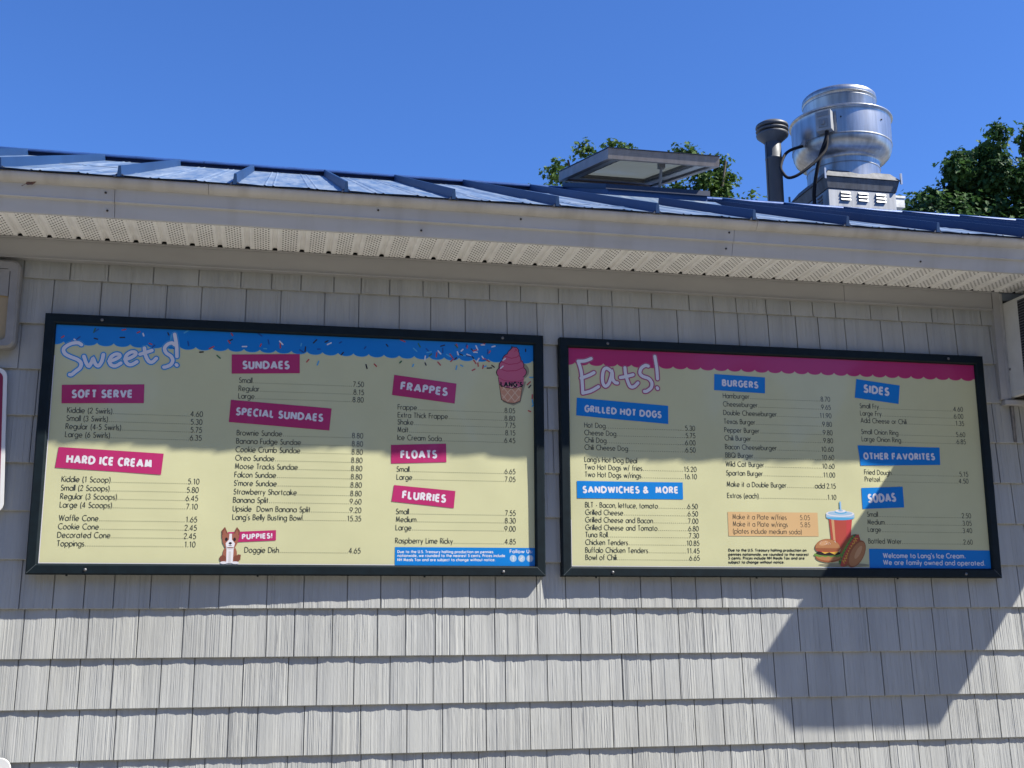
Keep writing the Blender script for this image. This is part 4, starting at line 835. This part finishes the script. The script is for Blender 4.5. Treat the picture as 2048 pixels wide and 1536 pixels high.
for (x0, x1, y0, y1) in ((CX0-.012, CX1+.012, CY0-.012, CY0+t+.004), (CX0-.012, CX0+t+.004, CY0+t+.004, CY1), (CX1-t-.004, CX1+.012, CY0+t+.004, CY1)):
    b.hexa([(x0, y0, cz(y0)-.022), (x1, y0, cz(y0)-.022), (x1, y1, cz(y1)-.022), (x0, y1, cz(y1)-.022), (x0, y0, cz(y0)+.006), (x1, y0, cz(y0)+.006), (x1, y1, cz(y1)+.006), (x0, y1, cz(y1)+.006)])
b.build("curb_cap", m_roofdark, curb)
b = MB()   # apron flashing in front and along the sides
b.hexa([(CX0-.10, CY0-.20, rz(CY0-.20)+.003), (CX1+.10, CY0-.20, rz(CY0-.20)+.003), (CX1+.10, CY0, rz(CY0)+.003), (CX0-.10, CY0, rz(CY0)+.003), (CX0-.10, CY0-.20, rz(CY0-.20)+.006), (CX1+.10, CY0-.20, rz(CY0-.20)+.006), (CX1+.10, CY0-.001, rz(CY0)+.028), (CX0-.10, CY0-.001, rz(CY0)+.028)])
b.build("apron", m_roof, curb)
LH = Vector((0, 1.975, 4.262)); LF = Vector((0, .918, 3.976)); LS = (LF-LH); LL = LS.length; LS.normalize(); LN = Vector((1, 0, 0)).cross(LS); LN = -LN if LN.z < 0 else LN
LX0, LX1 = 1.640, 2.252
def lb(mb, x0, x1, s0, s1, n0, n1, mi=0, ins=0.0):
    def q(x, s, n): return tuple(LH+LS*s+LN*n+Vector((x, 0, 0)))
    mb.hexa([q(x0, s0, n0), q(x1, s0, n0), q(x1, s1, n0), q(x0, s1, n0), q(x0+ins, s0+ins, n1), q(x1-ins, s0+ins, n1), q(x1-ins, s1-ins, n1), q(x0+ins, s1-ins, n1)], mi)
b = MB(); w_ = .034
lb(b, LX0, LX1, LL-w_, LL, 0, .056); lb(b, LX0, LX1, 0, w_, 0, .056); lb(b, LX0, LX0+w_, w_, LL-w_, .0, .0555); lb(b, LX1-w_, LX1, w_, LL-w_, 0, .0555)
lid = b.build("lid", m_lid, hatch, bevel=.002)
b = MB()
for q in ((LX0-.004, LX1+.004, -.004, .05), (LX0-.004, LX1+.004, LL-.05, LL+.004), (LX0-.004, LX0+.05, .0505, LL-.0505), (LX1-.05, LX1+.004, .0505, LL-.0505)): lb(b, *q, .0565, .0600)
b.build("lid_rim", m_roofdark, lid)
b = MB(); e = w_
lb(b, LX0+e, LX0+e+.060, e, LL-e, .012, .034); lb(b, LX1-e-.060, LX1-e, e, LL-e, .012, .034); lb(b, LX0+e+.06, LX1-e-.06, e, e+.075, .012, .034); lb(b, LX0+e+.06, LX1-e-.06, LL-e-.045, LL-e, .012, .034)
b.build("inner_frame", m_lin, lid, bevel=.003)
b = MB(); e2 = e+.075
lb(b, LX0+e+.062, LX0+e+.078, e2, LL-e-.047, .018, .036); lb(b, LX1-e-.078, LX1-e-.062, e2, LL-e-.047, .018, .036); lb(b, LX0+e+.078, LX1-e-.078, e2+.002, e2+.018, .018, .036)
b.build("gasket", mat("gasket_grey", (.16, .155, .15), .6, noise=20), lid)
def glass_mat():
    m = bpy.data.materials.new("milky_glazing"); m.use_nodes = True; nt = m.node_tree; b = nt.nodes["Principled BSDF"]
    n = nt.nodes.new("ShaderNodeTexNoise"); n.inputs["Scale"].default_value = 5; r = nt.nodes.new("ShaderNodeValToRGB"); tc = nt.nodes.new("ShaderNodeTexCoord")
    nt.links.new(tc.outputs["Object"], n.inputs["Vector"]); nt.links.new(n.outputs["Fac"], r.inputs[0]); nt.links.new(r.outputs[0], b.inputs["Base Color"])
    r.color_ramp.elements[0].color = (.20, .22, .22, 1); r.color_ramp.elements[1].color = (.34, .36, .36, 1)
    b.inputs["Roughness"].default_value = .25
    tl_ = nt.nodes.new("ShaderNodeBsdfTranslucent"); tl_.inputs[0].default_value = (.60, .64, .63, 1); mx = nt.nodes.new("ShaderNodeMixShader"); mx.inputs[0].default_value = .35
    nt.links.new(b.outputs[0], mx.inputs[1]); nt.links.new(tl_.outputs[0], mx.inputs[2]); nt.links.new(mx.outputs[0], nt.nodes["Material Output"].inputs[0])
    return m
b = MB(); lb(b, LX0+e+.05, LX1-e-.05, e+.05, LL-e-.03, .037, .046); b.build("glazing", glass_mat(), lid)
b = MB(); xs_ = 1.945
top = LH+LS*(LL-.05)+LN*.008
b.tube([(xs_, CY0+.02, cz(CY0)-.03), (xs_+.004, top.y, top.z)], .0075, 10)
b.box(xs_-.013, xs_+.020, top.y-.012, top.y+.02, top.z-.030, top.z+.010); b.build("prop", mat("prop_grey", (.20, .19, .18), .5, metal=.4, noise=20), hatch)

# ------------------------------------------------------------------ flue pipe behind the ridge
flue = thing("flue_pipe", "slim dark grey flue pipe with a round slotted cap, left of the exhaust fan", "flue pipe", (3.256, 2.40, 4.0))
m_flue = mat("flue_paint", (.075, .08, .09), .5, metal=.3, noise=8, var=.25, stretch=(1, 1, .2), bump=(14, .06, .004))
b = MB(); b.lathe([(.055, 0), (.055, .70), (.0565, .7005), (.0565, .712), (.055, .7125), (.055, .86)], (3.256, 2.40, 4.0), 32); b.tube([(3.256-.0555, 2.385, 4.0), (3.256-.0555, 2.385, 4.86)], .0028, 6)
b.build("pipe", m_flue, flue)
cap_ = MB(); c0 = (3.256, 2.40, 4.80)
cap_.lathe([(.056, .02), (.070, .035), (.106, .068), (.110, .080), (.106, .086), (.060, .088)], c0, 40)
cap_.lathe([(.060, .100), (.108, .100), (.111, .108), (.108, .114), (.06, .116)], c0, 40)
cap_.lathe([(.060, .126), (.108, .126), (.112, .133), (.108, .148), (.085, .163), (.045, .173), (0, .176)], c0, 40)
cap_.lathe([(.070, .08), (.070, .14)], c0, 24)
cap_.build("cap", m_flue, flue)

# ------------------------------------------------------------------ upblast exhaust fan
FX, FY = 3.795, 2.455
fan = thing("exhaust_fan", "large galvanised upblast exhaust fan on a louvred square curb behind the ridge", "exhaust fan", (FX, FY, 4.0))
def galv(name, rough, var, b_):
    m = mat(name, (.40, .41, .425) if name[0] == 's' else (.27, .28, .295), rough, metal=.88, noise=6, var=var, stretch=(5, 5, .5), bump=b_); return m
m_gal = galv("spun_aluminium", .34, .22, (3, .12, .01)); m_gal2 = galv("galvanised_sheet", .55, .22, (7, .10, .006)); m_blk = mat("black_conduit", (.014, .014, .017), .75, spec=.2, noise=15); m_wht = mat("switch_grey", (.30, .31, .32), .45, noise=12, var=.15)
b = MB()
b.lathe([(.245, .52), (.245, .695), (.248, .712), (.268, .722), (.296, .738), (.318, .762), (.330, .793), (.3345, .825), (.336, .985), (.337, 1.02), (.342, 1.028), (.349, 1.030), (.352, 1.024), (.349, 1.018), (.343, 1.016), (.335, 1.010), (.329, .98), (.325, .86), (.25, .80)], (FX, FY, 4.0), 96)
bowl = b.build("wind_band", m_gal, fan)
b = MB(); b.lathe([(.336, .824), (.3378, .829), (.336, .834)], (FX, FY, 4.0), 96); b.lathe([(.2465, .655), (.249, .659), (.2465, .663)], (FX, FY, 4.0), 80); b.build("bead", m_gal2, bowl)
b = MB()
for k in range(14):
    a = 2*math.pi*k/14+.2
    for r, z in (((.3365, .94),) if k in (9, 11) else ((.2455, .69),) if k % 2 else ()):
        p = Vector((FX+r*math.cos(a), FY+r*math.sin(a), 4.0+z)); q = p+Vector((math.cos(a), math.sin(a), 0))*.006; b.tube([p, q], .005, 8)
b.build("rivets", m_blk, bowl)
b = MB(); b.lathe([(.246, .82), (.247, 1.16), (.249, 1.165), (.252, 1.168), (.2525, 1.195), (.250, 1.207), (.240, 1.218), (.22, 1.226), (.15, 1.236), (.0, 1.240)], (FX, FY, 4.0), 96); upper_cover = b.build("motor_hood", m_gal, fan)
b = MB(); b.lathe([(.2535, 1.172), (.2545, 1.174), (.2535, 1.176)], (FX, FY, 4.0), 80); b.lathe([(.2475, 1.150), (.2485, 1.153), (.2475, 1.156)], (FX, FY, 4.0), 80); b.build("hood_band", m_gal2, upper_cover)
hx = .246; kx0, kx1, ky0, ky1 = FX-hx-.005, FX+hx-.005, FY-hx, FY+hx
b = MB(); b.box(kx0, kx1, ky0, ky1, 3.95, 4.445); cb = b.build("curb", m_gal2, fan, bevel=.004)
b = MB(); e = .022; f_ = .030
b.hexa([(kx0-.004, ky0-.004, 4.447), (kx1+.004, ky0-.004, 4.447), (kx1+.004, ky1+.004, 4.447), (kx0-.004, ky1+.004, 4.447), (kx0-e, ky0-e, 4.522), (kx1+e, ky0-e, 4.522), (kx1+e, ky1+e, 4.522), (kx0-e, ky1+e, 4.522)])
b.hexa([(kx0-f_, ky0-f_, 4.524), (kx1+f_, ky0-f_, 4.524), (kx1+f_, ky1+f_, 4.524), (kx0-f_, ky1+f_, 4.524), (kx0+.02, ky0+.02, 4.588), (kx1-.02, ky0+.02, 4.588), (kx1-.02, ky1-.02, 4.588), (kx0+.02, ky1-.02, 4.588)])
b.build("curb_cap", mat("dull_galvanised", (.125, .13, .14), .7, metal=.4, noise=9, var=.3, stretch=(3, 3, 1), bump=(7, .1, .006)), fan, bevel=.003)
for k in range(3):
    for i in range(3):
        u0 = kx0+(.18+.26*k)*(kx1-kx0); u1 = u0+.070; z = 4.372+i*.0235
        b = MB(); b.hexa([(u0, ky0-.010, z-.004), (u1, ky0-.010, z-.004), (u1, ky0-.0, z), (u0, ky0-.0, z), (u0, ky0-.004, z+.010), (u1, ky0-.004, z+.010), (u1, ky0+.0, z+.014), (u0, ky0+.0, z+.014)]); b.build("louvre", m_gal2, cb)
        v0 = ky0+(.18+.26*k)*(ky1-ky0); v1 = v0+.070
        b = MB(); b.hexa([(kx0-.010, v1, z-.004), (kx0-.010, v0, z-.004), (kx0, v0, z), (kx0, v1, z), (kx0-.004, v1, z+.010), (kx0-.004, v0, z+.010), (kx0, v0, z+.014), (kx0, v1, z+.014)]); b.build("louvre", m_gal2, cb)
b = MB(); b.box(kx1+.001, kx1+.092, 2.26, 2.42, 4.368, 4.432); b.box(kx1+.0005, kx1+.098, 2.255, 2.425, 4.433, 4.449); b.build("side_box", mat("weathered_box", (.50, .50, .47), .5, metal=.3, noise=18, var=.35), fan)
for sx_, sy_ in ((-1, -1), (1, -1), (-1, 1)):
    b = MB(); cx_, cy_ = (kx0-f_ if sx_ < 0 else kx1+f_), (ky0-f_ if sy_ < 0 else ky1+f_)
    b.box(cx_-.006, cx_+.006, cy_-.006, cy_+.006, 4.50, 4.575); b.build("corner_clip", m_gal, fan)
# switch box facing the viewer side, with its conduits
ang = math.atan2(-.272, -.262); dirv = Vector((math.cos(ang), math.sin(ang), 0)); sdv = Vector((-math.sin(ang), math.cos(ang), 0))
cc = Vector((FX, FY, 0))+dirv*.352
def ob(mb, c, hw, d0, d1, z0, z1):
    P = [c+sdv*s*hw+dirv*d for d in (d0, d1) for s in (-1, 1)]
    mb.hexa([(*P[0][:2], z0), (*P[1][:2], z0), (*P[3][:2], z0), (*P[2][:2], z0), (*P[0][:2], z1), (*P[1][:2], z1), (*P[3][:2], z1), (*P[2][:2], z1)])
b = MB(); ob(b, cc, .052, -.012, .050, 4.838, 4.978); sw = b.build("switch_box", m_wht, fan, bevel=.003)
b = MB(); ob(b, cc, .041, .051, .054, 4.938, 4.968); ob(b, cc, .030, .051, .055, 4.858, 4.918); ob(b, cc, .009, .055, .064, 4.876, 4.900); b.build("switch_plate", mat("switch_plate", (.20, .21, .22), .4, noise=20), sw)
b = MB(); ob(b, cc, .070, -.016, -.0125, 4.832, 4.984); b.build("bracket", m_gal2, sw)
c1 = cc+dirv*.022-sdv*.012*-1; 
b = MB(); b.tube(spl([(c1.x, c1.y, 4.865), (c1.x-.006, c1.y+.0, 4.79), (3.498, 2.200, 4.668), (3.474, 2.235, 4.525), (3.480, 2.285, 4.43), (3.492, 2.31, 4.36), (3.497, 2.32, 4.0)], 4), .0125, 12); b.build("conduit", m_blk, fan)
hs = Vector((FX-.335, FY-.08, 4.805))
b = MB(); b.tube(spl([(3.553, 2.185, 4.85), (3.530, 2.17, 4.715), (3.475, 2.16, 4.64), (3.392, 2.16, 4.563), (3.314, 2.175, 4.506), (3.262, 2.20, 4.494), (3.235, 2.22, 4.530), (3.234, 2.25, 4.590), (3.285, 2.29, 4.69), (3.355, 2.33, 4.752), tuple(hs)]), .0105, 10); b.build("flexible_hose", m_blk, fan)
b = MB(); b.tube([hs, hs+Vector((.02, .0, .035))], [.017, .020], 12); b.build("hose_gland", m_wht, fan)

# ------------------------------------------------------------------ maples behind the building
m_bark = mat("maple_bark", (.09, .075, .06), .9, noise=9, var=.3, stretch=(1, 1, .2), bump=(20, .6, .02))
def leaf_mat(name, col):
    m = bpy.data.materials.new(name); m.use_nodes = True; nt = m.node_tree; b = nt.nodes["Principled BSDF"]
    b.inputs["Roughness"].default_value = .6; b.inputs["Specular IOR Level"].default_value = .22
    oi = nt.nodes.new("ShaderNodeTexCoord"); n = nt.nodes.new("ShaderNodeTexNoise"); n.inputs["Scale"].default_value = 2.2; n.inputs["Detail"].default_value = 5
    nt.links.new(oi.outputs["Object"], n.inputs["Vector"]); r = nt.nodes.new("ShaderNodeValToRGB"); r.color_ramp.elements[0].position = .35; r.color_ramp.elements[1].position = .66
    r.color_ramp.elements[0].color = (*[c*.7 for c in col], 1); r.color_ramp.elements[1].color = (col[0]*1.6, col[1]*1.35, col[2]*.9, 1)
    nt.links.new(n.outputs["Fac"], r.inputs[0]); nt.links.new(r.outputs[0], b.inputs["Base Color"])
    tr = nt.nodes.new("ShaderNodeBsdfTranslucent"); mx = nt.nodes.new("ShaderNodeMixShader"); mx.inputs[0].default_value = .28
    nt.links.new(r.outputs[0], tr.inputs[0]); nt.links.new(b.outputs[0], mx.inputs[1]); nt.links.new(tr.outputs[0], mx.inputs[2])
    nt.links.new(mx.outputs[0], nt.nodes["Material Output"].inputs[0])
    return m
def foliage(name, blobs, yc, seed, lsize, dens, mtl, parent, yspread):
    rng = np.random.default_rng(seed); C_ = []; OUT = []
    for (x, z, r) in blobs:
        if r < .7: x, z, r = (x-.06 if yc < 12 else x+.05), z-.05, r*(.82 if yc < 12 else .97)
        cy = yc+rng.uniform(-yspread, yspread)
        # twigs of the clump: small sub-sprays around the blob
        for _ in range(max(3, int(7*(r/.12)**1.6*dens))):
            d = rng.normal(size=3); d /= np.linalg.norm(d); q = r*rng.uniform(.15, 1.0)**.6
            sc = np.array([x, cy, z])+d*q
            m = rng.integers(6, 12); off = rng.normal(size=(m, 3))*np.array([.11, .11, .08])*lsize/.13
            C_.append(sc+off); OUT.append(np.tile(d, (m, 1)))
    Cn = np.concatenate(C_); On = np.concatenate(OUT); n = len(Cn)
    nrm = On*.7+rng.normal(size=(n, 3))*.55+np.array([0, 0, .75]); nrm /= np.linalg.norm(nrm, axis=1)[:, None]
    tip = On*.6+rng.normal(size=(n, 3))*.5+np.array([0, 0, -.75]); tip -= nrm*np.sum(tip*nrm, 1)[:, None]; tip /= np.linalg.norm(tip, axis=1)[:, None]
    sd = np.cross(nrm, tip); s = lsize*rng.uniform(.65, 1.2, n)
    prof = [(-.45, 0, 0), (-.30, .36, .10), (.0, .22, .03), (.10, .50, .15), (.22, .20, .04), (.58, .0, -.06), (.22, -.20, .04), (.10, -.50, .15), (.0, -.22, .03), (-.30, -.36, .10)]
    V = np.stack([Cn+tip*(a*s)[:, None]+sd*(b_*s)[:, None]+nrm*(c_*s)[:, None] for a, b_, c_ in prof], 1)
    k = len(prof); V = V.reshape(-1, 3)
    base = np.arange(n)*k
    F = np.concatenate([base[:, None]+np.array([0, 1, 2, 3, 4, 5]), base[:, None]+np.array([0, 5, 6, 7, 8, 9])])
    me = bpy.data.meshes.new(name); me.from_pydata(V.tolist(), [], F.tolist()); me.materials.append(mtl); me.update()
    o = bpy.data.objects.new(name, me); C.objects.link(o); o.parent = parent; o.location = -parent_world(parent); return o
def tree(label, base, blobs, seed, mtl, lsize, dens, top, yspread):
    root = thing("maple_tree", label, "tree", base)
    b = MB(); rr = random.Random(seed); bx, by, bz = base
    b.tube([(bx, by, 0), (bx+.1, by, top*.3), (bx-.1, by+.1, top*.55), (bx+.15, by, top*.8)], [.30, .22, .15, .06], 12)
    for (x, z, r) in blobs[::2]:
        z0 = top*rr.uniform(.35, .6); s_ = rr.random()
        mid = ((bx+x)/2+rr.uniform(-.2, .2), by+rr.uniform(-.3, .3), (z0+z)/2-.25)
        b.tube(spl([(bx, by, z0), mid, (x, by+rr.uniform(-.2, .2), z-r*.4)], 5), [.07-.055*k/10 for k in range(11)], 7)
    b.build("trunk", m_bark, root)
    foliage("crown", blobs, by, seed, lsize, dens, mtl, root, yspread)
    return root
tree("maple with sparse leafy tops showing behind the open roof hatch", (5.3, 11.0, 0), T1B+[(4.6, 7.0, .9), (5.5, 7.0, 1.0), (6.3, 6.9, .8), (5.2, 6.2, 1.1), (6.0, 6.1, 1.0)], 4, leaf_mat("maple_leaf", (.056, .115, .036)), .082, 2.8, 8.0, .35)
tree("dense dark green maple rising behind the right end of the roof", (13.2, 13.0, 0), T2B+[(11.2, 7.9, 1.2), (12.6, 7.6, 1.5), (14.2, 7.8, 1.8), (13.2, 6.4, 1.8), (12.0, 6.6, 1.3)], 9, leaf_mat("maple_leaf_dark", (.040, .098, .036)), .105, 3.0, 10.5, .7)

# ------------------------------------------------------------------ unseen wood added behind the viewer to cut sky fill and give reflections
b = MB(); rr = random.Random(8); NA, NH = 60, 8; vs = []; fs = []
for i in range(NA+1):
    a = math.radians(195+150*i/NA); top = 9.5+2*math.sin(i*.7)+rr.uniform(-1.5, 1.5)
    for j in range(NH+1):
        h = top*j/NH; r = 21+rr.uniform(-1.3, 1.3)+(j/NH)**3*3
        vs.append((1+r*math.cos(a), -4.5+r*math.sin(a), h))
for i in range(NA):
    for j in range(NH): fs.append((i*(NH+1)+j, (i+1)*(NH+1)+j, (i+1)*(NH+1)+j+1, i*(NH+1)+j+1))
b.add(vs, fs); wood = b.build("unseen_woods", mat("wood_green", (.045, .06, .028), .9, noise=1.2, var=.5, bump=(2, 1.0, .5)))
wood["kind"] = "stuff"; wood["label"] = "unseen dark green tree screen added behind the viewer to cut sky fill"; wood["category"] = "unseen_woods"
